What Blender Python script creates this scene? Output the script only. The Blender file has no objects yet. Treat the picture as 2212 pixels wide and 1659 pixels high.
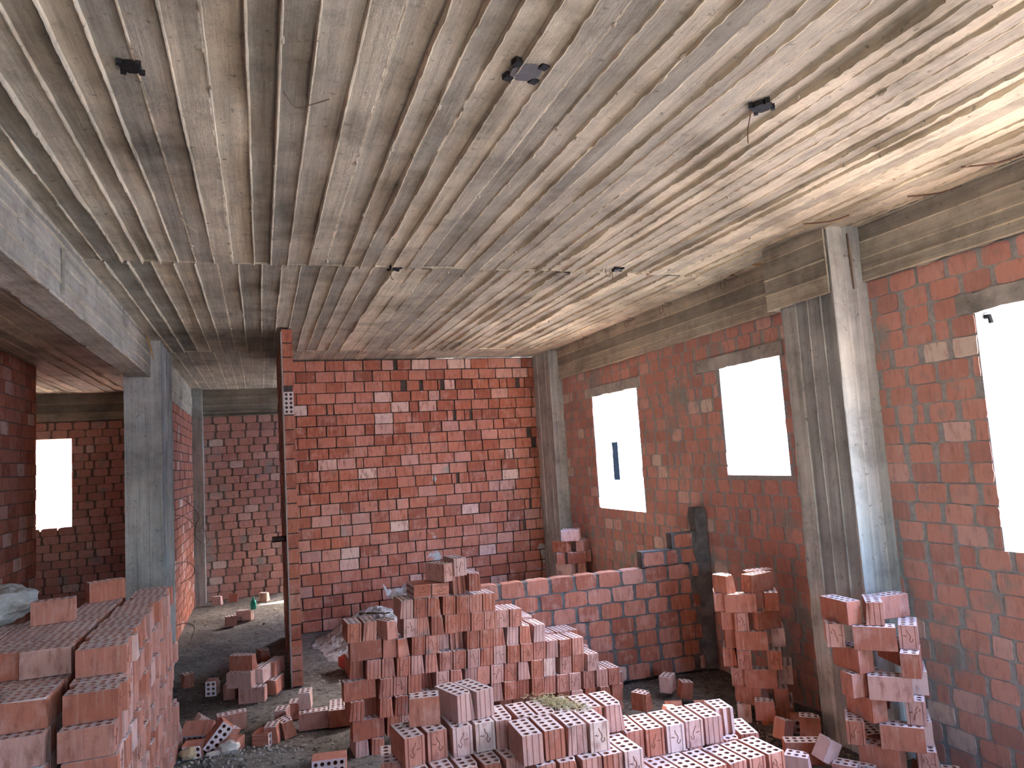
import bpy, bmesh, math, random
from mathutils import Vector, Matrix, noise
PI = math.pi
S = bpy.context.scene
C = S.collection

# ------------------------------------------------------------------ camera
cam_data = bpy.data.cameras.new('camera'); cam = bpy.data.objects.new('camera', cam_data); C.objects.link(cam)
cam_data.sensor_fit = 'HORIZONTAL'; cam_data.sensor_width = 36.0
cam_data.lens = 36.0 * 1561.25 / 2212.0
cam_data.clip_start = 0.05; cam_data.clip_end = 500
RIGHT = Vector((0.94332068, -0.32601325, -0.06214059))
DOWN = Vector((-0.02639881, 0.11293618, -0.99325149))
FWD = Vector((0.33083106, 0.93859511, 0.09792868))
CAMZ = 1.78
m = Matrix.Identity(4)
for i in range(3):
    m[i][0] = RIGHT[i]; m[i][1] = -DOWN[i]; m[i][2] = -FWD[i]
m[2][3] = CAMZ
cam.matrix_world = m
S.camera = cam

# ------------------------------------------------------------------ sky, sun, exposure
SUN = Vector((1.0, 0.36, 1.15)).normalized()
W = bpy.data.worlds.new('sky'); S.world = W; W.use_nodes = True
nt = W.node_tree; nt.nodes.clear()
sky = nt.nodes.new('ShaderNodeTexSky'); sky.sky_type = 'NISHITA'; sky.sun_disc = False
sky.sun_elevation = math.asin(SUN.z); sky.sun_rotation = math.atan2(SUN.x, SUN.y)
sky.air_density = 1.0; sky.dust_density = 3.0; sky.ozone_density = 1.5
hs = nt.nodes.new('ShaderNodeHueSaturation'); hs.inputs['Saturation'].default_value = 1.3
bg = nt.nodes.new('ShaderNodeBackground'); bg.inputs[1].default_value = 1.0
wo = nt.nodes.new('ShaderNodeOutputWorld')
nt.links.new(sky.outputs[0], hs.inputs['Color']); nt.links.new(hs.outputs[0], bg.inputs[0]); nt.links.new(bg.outputs[0], wo.inputs[0])
sl = bpy.data.lights.new('sun', 'SUN'); sl.energy = 11.5; sl.angle = 0.009; sl.color = (1.0, 0.93, 0.83)
so = bpy.data.objects.new('sun', sl); C.objects.link(so)
so.rotation_euler = SUN.to_track_quat('Z', 'Y').to_euler(); so.location = (12, 6, 14)
S.view_settings.view_transform = 'Standard'; S.view_settings.look = 'None'
S.view_settings.exposure = 3.38; S.view_settings.gamma = 1.0
S.view_settings.use_curve_mapping = False
S.cycles.max_bounces = 8; S.cycles.diffuse_bounces = 5
S.cycles.sample_clamp_indirect = 6.0

def portal(name, loc, size, normal):
    l = bpy.data.lights.new(name, 'AREA'); l.shape = 'RECTANGLE'; l.size, l.size_y = size
    l.cycles.is_portal = True
    o = bpy.data.objects.new(name, l); C.objects.link(o); o.location = loc
    o.rotation_euler = Vector(normal).to_track_quat('-Z', 'Z').to_euler()
# daylight enters through the wall openings (portals only guide the sampling of the sky)
portal('daylight_opening', (3.5, 6.59, 1.76), (0.98, 1.18), (-1, 0, 0))
portal('daylight_opening', (3.5, 4.42, 1.94), (0.70, 0.82), (-1, 0, 0))
portal('daylight_opening', (3.5, 1.755, 1.76), (1.71, 1.18), (-1, 0, 0))
portal('daylight_opening', (3.5, -0.95, 1.76), (0.9, 1.18), (-1, 0, 0))
portal('daylight_opening', (1.3, -2.9, 1.75), (1.2, 1.3), (0, 1, 0))

# ------------------------------------------------------------------ materials
def ramp(nd, stops):
    e = nd.color_ramp.elements
    while len(e) > 1: e.remove(e[-1])
    e[0].position = stops[0][0]; e[0].color = (*stops[0][1], 1)
    for p, c in stops[1:]:
        x = e.new(p); x.color = (*c, 1)
def newmat(name, rough=0.9):
    M = bpy.data.materials.new(name); M.use_nodes = True
    n = M.node_tree.nodes; b = n['Principled BSDF']; b.inputs['Roughness'].default_value = rough
    b.inputs['Specular IOR Level'].default_value = 0.25
    return M, M.node_tree, n, b
def tex(t, n, scale, sc=(1, 1, 1), detail=4, rough=0.6, kind='noise', vec=None):
    if vec is None:
        co = n.new('ShaderNodeTexCoord'); vec = co.outputs['Object']
    mp = n.new('ShaderNodeMapping'); mp.inputs['Scale'].default_value = sc
    t.links.new(vec, mp.inputs['Vector'])
    if kind == 'noise':
        x = n.new('ShaderNodeTexNoise'); x.inputs['Detail'].default_value = detail; x.inputs['Roughness'].default_value = rough
    else:
        x = n.new('ShaderNodeTexVoronoi')
    x.inputs['Scale'].default_value = scale
    t.links.new(mp.outputs[0], x.inputs['Vector'])
    return x
def mix(t, n, a, b, fac, mode='MIX'):
    x = n.new('ShaderNodeMix'); x.data_type = 'RGBA'; x.blend_type = mode
    for s, v in ((6, a), (7, b)):
        if isinstance(v, tuple): x.inputs[s].default_value = (*v, 1)
        else: t.links.new(v, x.inputs[s])
    if isinstance(fac, (int, float)): x.inputs[0].default_value = fac
    else: t.links.new(fac, x.inputs[0])
    return x.outputs[2]
def bump(t, n, b, h, strength=0.4, dist=0.01, prev=None):
    x = n.new('ShaderNodeBump'); x.inputs['Strength'].default_value = strength; x.inputs['Distance'].default_value = dist
    t.links.new(h, x.inputs['Height'])
    if prev is not None: t.links.new(prev, x.inputs['Normal'])
    t.links.new(x.outputs[0], b.inputs['Normal'])
    return x.outputs[0]
def thresh(t, n, src, lo, hi):
    r = n.new('ShaderNodeMapRange'); r.inputs['From Min'].default_value = lo; r.inputs['From Max'].default_value = hi
    t.links.new(src, r.inputs['Value']); return r.outputs[0]

BRICK_STOPS = [(0.0, (0.27, 0.095, 0.065)), (0.15, (0.36, 0.125, 0.08)), (0.35, (0.42, 0.155, 0.10)), (0.55, (0.44, 0.185, 0.135)), (0.72, (0.49, 0.23, 0.175)),
               (0.84, (0.52, 0.30, 0.26)), (0.93, (0.60, 0.41, 0.37)), (1.0, (0.66, 0.48, 0.41))]
def brick_material(name, attr, pale=0.0, gain=1.0, grey=0.0, smear=False):
    M, t, n, b = newmat(name, 0.93)
    if attr:
        a = n.new('ShaderNodeAttribute'); a.attribute_name = 'tint'; rnd = a.outputs['Fac']
        vec = None
    else:
        oi = n.new('ShaderNodeObjectInfo'); rnd = oi.outputs['Random']
        co = n.new('ShaderNodeTexCoord'); va = n.new('ShaderNodeVectorMath'); va.operation = 'ADD'
        cb = n.new('ShaderNodeVectorMath'); cb.operation = 'SCALE'; cb.inputs[0].default_value = (13.1, 7.7, 5.3)
        t.links.new(rnd, cb.inputs['Scale']); t.links.new(co.outputs['Object'], va.inputs[0]); t.links.new(cb.outputs[0], va.inputs[1])
        vec = va.outputs[0]
    r = n.new('ShaderNodeValToRGB'); ramp(r, [(p_, (min(.7, c_[0] * gain), c_[1] * gain * 0.97, c_[2] * gain * 0.95)) if gain != 1 else (p_, c_) for p_, c_ in BRICK_STOPS]); t.links.new(rnd, r.inputs[0])
    big = tex(t, n, 9, detail=3, vec=vec)
    col = mix(t, n, r.outputs[0], (0.54, 0.31, 0.27), thresh(t, n, big.outputs[0], 0.52, 0.85))
    sp = tex(t, n, 30, sc=(1, 1, 0.35), detail=5, vec=vec)
    col = mix(t, n, col, (0.22, 0.08, 0.06), thresh(t, n, sp.outputs[0], 0.50, 0.80))
    bl = tex(t, n, 5.0, detail=2, vec=vec)
    col = mix(t, n, col, (0.24, 0.17, 0.16), thresh(t, n, bl.outputs[0], 0.66, 0.78))
    sk = tex(t, n, 1.0, sc=(75, 75, 5), detail=3, vec=vec)
    col = mix(t, n, col, (0.60, 0.40, 0.34), thresh(t, n, sk.outputs[0], 0.55, 1.0))
    if smear:
        sm = tex(t, n, 2.3, detail=4, vec=vec)
        col = mix(t, n, col, (0.44, 0.45, 0.46), thresh(t, n, sm.outputs[0], 0.655, 0.685))
    if pale: col = mix(t, n, col, (0.68, 0.61, 0.63) if pale > 0.5 else (0.60, 0.48, 0.47), pale)
    if grey:
        gy = tex(t, n, 3.1, detail=6, vec=vec)
        col = mix(t, n, col, (0.30, 0.29, 0.27), thresh(t, n, gy.outputs[0], 0.62 - grey * 0.2, 0.70 - grey * 0.1))
    t.links.new(col, b.inputs['Base Color'])
    f = tex(t, n, 120, detail=4, vec=vec); g = tex(t, n, 60, sc=(1, 1, 0.08), detail=2, vec=vec)
    p = bump(t, n, b, f.outputs[0], 0.6, 0.003); bump(t, n, b, g.outputs[0], 0.5, 0.003, p)
    return M
def concrete_material(name, base, grain, board=1.0, attr=True, spots=True):
    """grain: texture scale per axis; small along the boards, large across them."""
    M, t, n, b = newmat(name, 0.92)
    big = tex(t, n, 1.7, detail=5)
    d = tuple(c * 0.62 for c in base); l = tuple(min(1, c * 1.22) for c in base)
    r = n.new('ShaderNodeValToRGB'); ramp(r, [(0.25, d), (0.5, base), (0.8, l)]); t.links.new(big.outputs[0], r.inputs[0])
    col = r.outputs[0]
    if attr:
        a = n.new('ShaderNodeAttribute'); a.attribute_name = 'tint'
        r2 = n.new('ShaderNodeValToRGB'); ramp(r2, [(0.0, (0.60, 0.60, 0.61)), (0.5, (0.94, 0.93, 0.92)), (0.9, (1.22, 1.17, 1.09)), (1.0, (1.45, 1.40, 1.28))]); t.links.new(a.outputs['Fac'], r2.inputs[0])
        col = mix(t, n, col, r2.outputs[0], board, 'MULTIPLY')
    gr = tex(t, n, 1.0, sc=grain, detail=5, rough=0.65)
    r3 = n.new('ShaderNodeValToRGB'); ramp(r3, [(0.3, (0.66, 0.65, 0.63)), (0.5, (1, 1, 1)), (0.72, (1.25, 1.24, 1.2))]); t.links.new(gr.outputs[0], r3.inputs[0])
    col = mix(t, n, col, r3.outputs[0], 0.85, 'MULTIPLY')
    st = tex(t, n, 3.2, detail=8, rough=0.72)
    r4 = n.new('ShaderNodeValToRGB'); ramp(r4, [(0.32, (0.55, 0.54, 0.53)), (0.5, (1, 1, 1)), (0.68, (1.2, 1.19, 1.16))]); t.links.new(st.outputs[0], r4.inputs[0])
    col = mix(t, n, col, r4.outputs[0], 0.8, 'MULTIPLY')
    if spots:
        s = tex(t, n, 26, detail=6, rough=0.7)
        col = mix(t, n, col, tuple(c * 0.35 for c in base), thresh(t, n, s.outputs[0], 0.60, 0.70))
        s2 = tex(t, n, 7, detail=6, rough=0.7)
        col = mix(t, n, col, tuple(c * 0.55 for c in base), thresh(t, n, s2.outputs[0], 0.60, 0.80))
    t.links.new(col, b.inputs['Base Color'])
    f = tex(t, n, 60, detail=6, rough=0.7)
    p = bump(t, n, b, gr.outputs[0], 0.8, 0.008); bump(t, n, b, f.outputs[0], 0.7, 0.008, p)
    return M
def plain_material(name, a, c, scale=20, bumpd=0.005, rough=0.95, lo=0.35, hi=0.7):
    M, t, n, b = newmat(name, rough)
    x = tex(t, n, scale, detail=6, rough=0.7)
    t.links.new(mix(t, n, a, c, thresh(t, n, x.outputs[0], lo, hi)), b.inputs['Base Color'])
    bump(t, n, b, x.outputs[0], 0.6, bumpd)
    return M
MW = brick_material('brick_laid_red', True, gain=1.08, smear=True)
MWL = brick_material('brick_laid_low', True, gain=0.92, smear=True)
MWG = brick_material('brick_laid_smeared', True, pale=0.28, gain=1.3, grey=0.35)
MB = brick_material('brick_loose', False)
MBC = brick_material('brick_cut_face', False, pale=0.82)
MBP = brick_material('brick_pale', False, pale=0.30)
MSTAMP_SHADE = plain_material('brick_stamp_line_shade', (0.17, 0.065, 0.045), (0.24, 0.09, 0.06), 40)  # raised stamp strokes coloured dark, painting in the shade of an incised line
MHOLE = plain_material('brick_inside', (0.30, 0.12, 0.09), (0.36, 0.15, 0.11), 40)
MCE = concrete_material('concrete_ceiling', (0.51, 0.475, 0.39), (34, 1.6, 34))
MCB = concrete_material('concrete_beam', (0.46, 0.435, 0.37), (30, 1.5, 30))
MCC = concrete_material('concrete_column', (0.43, 0.455, 0.46), (26, 26, 1.1), board=0.6)
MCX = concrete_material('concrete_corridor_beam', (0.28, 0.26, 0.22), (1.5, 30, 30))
MLI = concrete_material('concrete_lintel', (0.42, 0.41, 0.39), (8, 8, 8), attr=False)
MMO = plain_material('mortar_grey', (0.27, 0.275, 0.275), (0.40, 0.40, 0.40), 30)
MMD = plain_material('mortar_dark', (0.05, 0.04, 0.037), (0.11, 0.09, 0.08), 30)
MMW = plain_material('mortar_wet', (0.07, 0.068, 0.07), (0.17, 0.165, 0.165), 14)
MMR = plain_material('mortar_brown', (0.13, 0.09, 0.075), (0.20, 0.15, 0.13), 25)
MRUST = plain_material('rusty_wire', (0.10, 0.055, 0.035), (0.16, 0.09, 0.06), 60, 0.001, 0.6)
MBLACK = plain_material('black_plastic', (0.012, 0.012, 0.014), (0.028, 0.028, 0.03), 60, 0.001, 0.6)
MGRYM = plain_material('grey_box_metal', (0.10, 0.10, 0.11), (0.15, 0.15, 0.16), 60, 0.001, 0.45)
MWOOD = plain_material('wood_splinter', (0.42, 0.25, 0.11), (0.55, 0.36, 0.18), 50, 0.002)
MDW = plain_material('old_plank', (0.13, 0.095, 0.07), (0.20, 0.15, 0.11), 30, 0.003)
MSAND = plain_material('sand_grey', (0.22, 0.20, 0.185), (0.50, 0.49, 0.48), 9, 0.03, 0.97, 0.4, 0.6)
MROCK = plain_material('stone_pale', (0.42, 0.40, 0.36), (0.60, 0.58, 0.54), 16, 0.01)
MROCKY = plain_material('stone_yellow', (0.42, 0.31, 0.19), (0.52, 0.40, 0.26), 16, 0.01)
MCHUNK = plain_material('concrete_chunk', (0.30, 0.31, 0.29), (0.47, 0.47, 0.44), 14, 0.02)
MSTRAW = plain_material('straw', (0.42, 0.36, 0.20), (0.55, 0.48, 0.28), 60, 0.001)
MPAPER = plain_material('sack_paper', (0.55, 0.52, 0.50), (0.78, 0.76, 0.75), 14, 0.004, 0.8)
MSACK = plain_material('sack_red', (0.42, 0.07, 0.06), (0.50, 0.10, 0.09), 14, 0.004, 0.6)
MPINK = plain_material('sack_pink_print', (0.62, 0.34, 0.36), (0.70, 0.62, 0.62), 22, 0.002, 0.6)
MGREEN = plain_material('green_plastic', (0.05, 0.42, 0.30), (0.10, 0.55, 0.40), 14, 0.002, 0.35)
MPLAST = plain_material('white_render', (0.78, 0.77, 0.75), (0.84, 0.83, 0.81), 3, 0.003)
MPIPE = plain_material('dark_pipe', (0.055, 0.03, 0.03), (0.09, 0.05, 0.045), 20, 0.001, 0.5)
MSTRIP = plain_material('metal_strip', (0.30, 0.27, 0.26), (0.45, 0.42, 0.40), 40, 0.001, 0.45)
def floor_material():
    M, t, n, b = newmat('dusty_floor', 0.97)
    a = tex(t, n, 1.3, detail=8, rough=0.65); r = n.new('ShaderNodeValToRGB')
    ramp(r, [(0.3, (0.07, 0.063, 0.058)), (0.48, (0.15, 0.137, 0.125)), (0.62, (0.24, 0.225, 0.205)), (0.75, (0.20, 0.18, 0.145))])
    t.links.new(a.outputs[0], r.inputs[0])
    c = tex(t, n, 16, detail=8, rough=0.75)
    col = mix(t, n, r.outputs[0], (0.05, 0.046, 0.044), thresh(t, n, c.outputs[0], 0.50, 0.62))
    d = tex(t, n, 45, detail=5, rough=0.7)
    col = mix(t, n, col, (0.40, 0.385, 0.37), thresh(t, n, d.outputs[0], 0.58, 0.66))
    t.links.new(col, b.inputs['Base Color'])
    p = bump(t, n, b, c.outputs[0], 0.8, 0.03); bump(t, n, b, d.outputs[0], 0.6, 0.012, p)
    return M
MFLOOR = floor_material()
MGROUND = plain_material('ground_outside', (0.46, 0.40, 0.32), (0.55, 0.49, 0.40), 2, 0.01)

# ------------------------------------------------------------------ helpers
def link_mesh(name, bm, mats, parent=None, smooth=False):
    me = bpy.data.meshes.new(name)
    bm.normal_update(); bm.to_mesh(me); bm.free()
    for x in (mats if isinstance(mats, (list, tuple)) else [mats]): me.materials.append(x)
    if smooth:
        for p in me.polygons: p.use_smooth = True
    o = bpy.data.objects.new(name, me); C.objects.link(o)
    if parent: o.parent = parent
    return o
def struct(o): o['kind'] = 'structure'; return o
def tag(o, label, cat, group=None):
    o['label'] = label; o['category'] = cat
    if group: o['group'] = group
    return o
def empty(name, loc, label, cat, group=None, rz=0):
    o = bpy.data.objects.new(name, None); C.objects.link(o); o.location = loc; o.rotation_euler = (0, 0, rz)
    return tag(o, label, cat, group)
def set_tint(bm, faces, v):
    L = bm.loops.layers.float_color.get('tint') or bm.loops.layers.float_color.new('tint')
    for f in faces:
        for l in f.loops: l[L] = (v, v, v, 1)
def box(bm, lo, hi, tint=None, mat=0):
    vs = [bm.verts.new((x, y, z)) for x in (lo[0], hi[0]) for y in (lo[1], hi[1]) for z in (lo[2], hi[2])]
    idx = [(0, 1, 3, 2), (4, 6, 7, 5), (0, 4, 5, 1), (2, 3, 7, 6), (0, 2, 6, 4), (1, 5, 7, 3)]
    fs = [bm.faces.new([vs[i] for i in q]) for q in idx]
    for f in fs: f.material_index = mat
    if tint is not None: set_tint(bm, fs, tint)
    return fs
def tube(bm, pts, r, seg=6, mat=0, taper=None):
    pts = [Vector(p) for p in pts]; rings = []
    for i, p in enumerate(pts):
        d = (pts[min(i + 1, len(pts) - 1)] - pts[max(i - 1, 0)]).normalized()
        a = d.orthogonal().normalized() if i == 0 else (rings_a - d * rings_a.dot(d)).normalized()
        rings_a = a; b = d.cross(a); rr = r * (taper[i] if taper else 1)
        rings.append([bm.verts.new(p + (a * math.cos(2 * PI * k / seg) + b * math.sin(2 * PI * k / seg)) * rr) for k in range(seg)])
    for i in range(len(rings) - 1):
        for k in range(seg):
            f = bm.faces.new([rings[i][k], rings[i][(k + 1) % seg], rings[i + 1][(k + 1) % seg], rings[i + 1][k]]); f.material_index = mat
    for rg in (rings[0][::-1], rings[-1]):
        f = bm.faces.new(rg); f.material_index = mat
def rock(name, loc, size, mat, seed, sub=2, rough=0.28):
    bm = bmesh.new(); bmesh.ops.create_icosphere(bm, subdivisions=sub, radius=0.5)
    for v in bm.verts:
        k = 1 + rough * noise.noise(v.co * 3.1 + Vector((seed, seed * 2, 0))) * 2 + 0.1 * noise.noise(v.co * 9 + Vector((seed, 0, 0)))
        v.co = Vector((v.co.x * size[0], v.co.y * size[1], v.co.z * size[2])) * k
    zmin = min(v.co.z for v in bm.verts)
    for v in bm.verts: v.co.z -= zmin + size[2] * 0.08
    o = link_mesh(name, bm, mat, smooth=False); o.location = loc
    return o

# ---- a brick wall: every brick is a box that runs through the mortar slab
def brick_wall(name, origin, u, n_, U, rows, ph, pl, t, mats, seed, holes=(), joint=0.012, vj=0.012, proud=0.008,
               jitter=0.0015, z0=0.0, half=0.5, drop=0.0, topz=None, back=True, breaks=0.05, greys=0.0, step=None, voids=()):
    """origin: point on the visible face at u=0,z=0; u: direction along the wall; n_: normal toward the viewer."""
    rnd = random.Random(seed); bm = bmesh.new(); o = Vector(origin); u = Vector(u); n_ = Vector(n_); Z = Vector((0, 0, 1))
    top = topz if topz is not None else z0 + rows * ph
    def P(a, d, z): return o + u * a - n_ * d + Z * z
    # mortar slab in pieces around the openings
    us = sorted(set([U[0], U[1]] + [h[0] for h in holes] + [h[1] for h in holes]))
    us = [x for x in us if U[0] <= x <= U[1]]
    for a, b in zip(us[:-1], us[1:]):
        zs = [(z0, top)]
        for h in holes:
            if h[0] <= a + 1e-6 and h[1] >= b - 1e-6:
                new = []
                for (p, q) in zs:
                    if h[2] > p: new.append((p, min(q, h[2])))
                    if h[3] < q: new.append((max(p, h[3]), q))
                zs = new
        if step:
            zs = [(p, min(q, step((a + b) / 2))) for p, q in zs]
        for p, q in zs:
            if q - p < 1e-4: continue
            vs = [bm.verts.new(P(x, d, z)) for x in (a, b) for d in (proud, t - (proud if back else 0)) for z in (p, q)]
            for idx in [(0, 1, 3, 2), (4, 6, 7, 5), (0, 4, 5, 1), (2, 3, 7, 6), (0, 2, 6, 4), (1, 5, 7, 3)]:
                f = bm.faces.new([vs[i] for i in idx]); f.material_index = 1; set_tint(bm, [f], 0.5)
    def one(a, b, z, zz):
        if b - a < 0.02 or zz - z < 0.02: return
        tv = rnd.random(); tv = tv * 0.75 if tv < 0.9 else 0.75 + (tv - 0.9) * 2.5
        if jitter > 0.003:
            pts = []
            for (x0, y0, x1, y1) in ((a, z, b, z), (b, z, b, zz), (b, zz, a, zz), (a, zz, a, z)):
                for k in range(4):
                    f = k / 4
                    pts.append((x0 + (x1 - x0) * f + rnd.uniform(-jitter, jitter), y0 + (y1 - y0) * f + rnd.uniform(-jitter, jitter) * 0.5))
            # knocked corners
            cx, cz = (a + b) / 2, (z + zz) / 2
            for k in (0, 4, 8, 12):
                q = rnd.uniform(0.02, 0.14); pts[k] = (pts[k][0] + (cx - pts[k][0]) * q * 0.6, pts[k][1] + (cz - pts[k][1]) * q)
        else:
            c = 0.004; j = lambda: rnd.uniform(-jitter, jitter)
            pts = [(a + c + j(), z + j()), (b - c + j(), z + j()), (b + j(), z + c), (b + j(), zz - c), (b - c + j(), zz + j()), (a + c + j(), zz + j()), (a + j(), zz - c), (a + j(), z + c)]
        d0 = rnd.uniform(-0.002, 0.003); d1 = t + (0.0 if back else -0.02)
        fr = [bm.verts.new(P(x, d0, y)) for x, y in pts]; bk = [bm.verts.new(P(x, d1, y)) for x, y in pts]
        N = len(pts); fs = [bm.faces.new(fr), bm.faces.new(bk[::-1])]
        for k in range(N): fs.append(bm.faces.new([fr[(k + 1) % N], fr[k], bk[k], bk[(k + 1) % N]]))
        mi = 2 if (greys and rnd.random() < greys and len(mats) > 2) else 0
        for f in fs: f.material_index = mi
        set_tint(bm, fs, tv)
    for r in range(rows):
        z = z0 + r * ph + joint / 2; zz = z0 + (r + 1) * ph - joint / 2
        if zz > top + 0.02: zz = top
        a = U[0] - (pl * half if r % 2 else 0.0) + rnd.uniform(-0.01, 0.01)
        while a < U[1]:
            w = pl * rnd.uniform(0.97, 1.03)
            if rnd.random() < breaks: w = pl * rnd.uniform(0.35, 0.7)
            g = vj * rnd.uniform(0.6, 1.5)
            x0, x1 = max(a + g / 2, U[0]), min(a + w - g / 2, U[1])
            segs = [(x0, x1)]
            zc = (z + zz) / 2
            for h in list(holes) + [(vu - vw / 2, vu + vw / 2, vz - ph * 0.5, vz + ph * 0.5) for vu, vz, vw in voids]:
                if h[2] < zc < h[3]:
                    new = []
                    for p, q in segs:
                        if q <= h[0] or p >= h[1]: new.append((p, q)); continue
                        if p < h[0]: new.append((p, h[0] + rnd.uniform(-0.008, 0.002)))
                        if q > h[1]: new.append((h[1] + rnd.uniform(-0.002, 0.008), q))
                    segs = new
            for p, q in segs:
                if step and zz > step((p + q) / 2) + 0.02: continue
                if rnd.random() < drop: continue
                one(p, q, z, zz)
            a += w
    bmesh.ops.recalc_face_normals(bm, faces=bm.faces)
    return link_mesh(name, bm, mats)

# ---- board-marked concrete: boards with their own height and ragged mortar fins between them
def boards(bm, origin, along, across, down, L0, L1, edges, step, seed, hvar=0.003, fin=0.010, finw=0.007, rough=0.0012, mat=0, gap=0.35, tint=None):
    rnd = random.Random(seed); o = Vector(origin); al = Vector(along); ac = Vector(across); dn = Vector(down)
    n = max(2, int((L1 - L0) / step)); prof = []
    hs_ = [rnd.uniform(-hvar, hvar) for _ in edges]
    tv = [min(0.88, max(0, rnd.gauss(0.48, 0.27))) for _ in edges]
    fs_ = [rnd.uniform(0.45, 1.0) if rnd.random() > gap else 0.12 for _ in edges]
    rows = []
    for i in range(n + 1):
        s = L0 + (L1 - L0) * i / n; row = []
        for k, e in enumerate(edges):
            wob = 0.004 * noise.noise(Vector((s * 1.3, e * 7, seed)))
            fl = fs_[k] * (0.75 + 1.1 * noise.noise(Vector((s * 2.1, e * 11, seed + 4)))) + 0.30 * noise.noise(Vector((s * 24, e * 5, seed)))
            fl = max(0.0, fl) * fin
            hl = hs_[k - 1] if k else hs_[0]; hr = hs_[k]
            w = finw * (0.8 + 0.5 * noise.noise(Vector((s * 9, e, seed + 9))))
            rr = rough * noise.noise(Vector((s * 13, e * 3, seed + 2)))
            row.append((e + wob - w / 2 - 0.001, hl + rr)); row.append((e + wob - w * 0.2, max(hl, hr) * 0.5 + fl + rr))
            row.append((e + wob + w * 0.25, max(hl, hr) * 0.5 + fl * 0.9 + rr)); row.append((e + wob + w / 2 + 0.001, hr + rr))
        rows.append([bm.verts.new(o + al * s + ac * x + dn * h) for x, h in row])
    tl = bm.loops.layers.float_color.get('tint') or bm.loops.layers.float_color.new('tint')
    for i in range(n):
        for k in range(len(rows[0]) - 1):
            f = bm.faces.new([rows[i][k], rows[i][k + 1], rows[i + 1][k + 1], rows[i + 1][k]]); f.material_index = mat
            b_, ph_ = divmod(k, 4)
            v = tv[b_] if ph_ == 3 else 0.95
            if tint is not None and ph_ == 3: v = tint * 0.5 + v * 0.5
            for l in f.loops: l[tl] = (v, v, v, 1)
    return rows

# ==================================================================== SETTING
# ---- floor with dirt relief
def floor_z(x, y):
    z = 0.016 * noise.noise(Vector((x * 1.6, y * 1.6, 0))) + 0.010 * noise.noise(Vector((x * 6, y * 6, 3))) + 0.005 * noise.noise(Vector((x * 21, y * 21, 5)))
    z -= 0.075 * math.exp(-(((x - 2.2) / 0.8) ** 2 + ((y - 4.4) / 0.9) ** 2))
    z += 0.02 * math.exp(-(((x + 0.2) / 0.5) ** 2 + ((y - 5.05) / 0.25) ** 2))
    return z - 0.006
def grid_floor():
    bm = bmesh.new(); X0, X1, Y0, Y1 = -4.0, 3.42, -2.95, 11.35; st = 0.045
    nx = int((X1 - X0) / st); ny = int((Y1 - Y0) / st); vs = []
    for j in range(ny + 1):
        y = Y0 + (Y1 - Y0) * j / ny
        vs.append([bm.verts.new((X0 + (X1 - X0) * i / nx, y, floor_z(X0 + (X1 - X0) * i / nx, y))) for i in range(nx + 1)])
    for j in range(ny):
        for i in range(nx): bm.faces.new([vs[j][i], vs[j][i + 1], vs[j + 1][i + 1], vs[j + 1][i]])
    box(bm, (X0, Y0, -0.3), (X1, Y1, -0.2))
    return struct(link_mesh('floor', bm, MFLOOR))
grid_floor()
bm = bmesh.new(); box(bm, (-60, -60, -0.6), (90, 90, -0.32))
tag(link_mesh('outdoor_ground', bm, MGROUND), 'pale dusty ground outside the building beyond the window openings', 'ground')['kind'] = 'structure'

# ---- ceiling
rr = random.Random(7)
E1 = [-0.9, -0.804, -0.7, -0.598, -0.506, -0.414, -0.319, -0.222, -0.122, -0.007, 0.086, 0.183, 0.306, 0.402, 0.512, 0.608, 0.70, 0.804, 0.9, 0.992, 1.089, 1.195]
while E1[-1] < 3.32: E1.append(E1[-1] + rr.uniform(0.088, 0.112))
E2 = [-0.9, -0.79, -0.68, -0.56, -0.44, -0.33, -0.21, -0.096, 0.036, 0.151, 0.262, 0.379, 0.482, 0.581, 0.692, 0.815, 0.95, 1.06, 1.193, 1.305, 1.419, 1.51, 1.604]
while E2[-1] < 3.32: E2.append(E2[-1] + rr.uniform(0.095, 0.125))
E3 = [-0.9]
while E3[-1] < 3.32: E3.append(E3[-1] + rr.uniform(0.10, 0.14))
E4 = [-4.0]
while E4[-1] < -1.12: E4.append(E4[-1] + rr.uniform(0.10, 0.13))
bm = bmesh.new(); dn = (0, 0, -1)
boards(bm, (0, 0, 3.0), (0, 1, 0), (1, 0, 0), dn, -2.95, 1.4, E1, 0.05, 1, hvar=0.008, fin=0.024, finw=0.012)
boards(bm, (0, 0, 3.0), (0, 1, 0), (1, 0, 0), dn, 1.4, 4.42, E1, 0.012, 1, hvar=0.008, fin=0.024, finw=0.012, rough=0.003, gap=0.2)
boards(bm, (0, 0, 3.0), (0, 1, 0), (1, 0, 0), dn, 4.42, 7.74, E2, 0.018, 2, hvar=0.008, fin=0.024, finw=0.012, rough=0.003, gap=0.15)
boards(bm, (0, 0, 2.997), (0, 1, 0), (1, 0, 0), dn, 7.74, 11.35, E3, 0.035, 3, hvar=0.003, fin=0.008, tint=0.3)
boards(bm, (0, 0, 3.0), (0, 1, 0), (1, 0, 0), dn, -2.95, 11.35, E4, 0.06, 4, hvar=0.006, fin=0.02, finw=0.012)
# cross seams where the boards end
for (ya, x0, x1, sd) in ((4.42, -0.9, 3.38, 1), (7.74, -0.9, 3.38, 5)):
    x = x0
    while x < x1:
        w = 0.03; h = 0.004 + 0.008 * abs(noise.noise(Vector((x * 9, sd, 0)))); yy = ya + 0.02 * noise.noise(Vector((x * 3, sd, 2))) - (0.012 * x if sd == 1 else 0)
        box(bm, (x, yy - 0.004, 3.0 - h), (x + w, yy + 0.004, 3.006), tint=0.7); x += w
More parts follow.
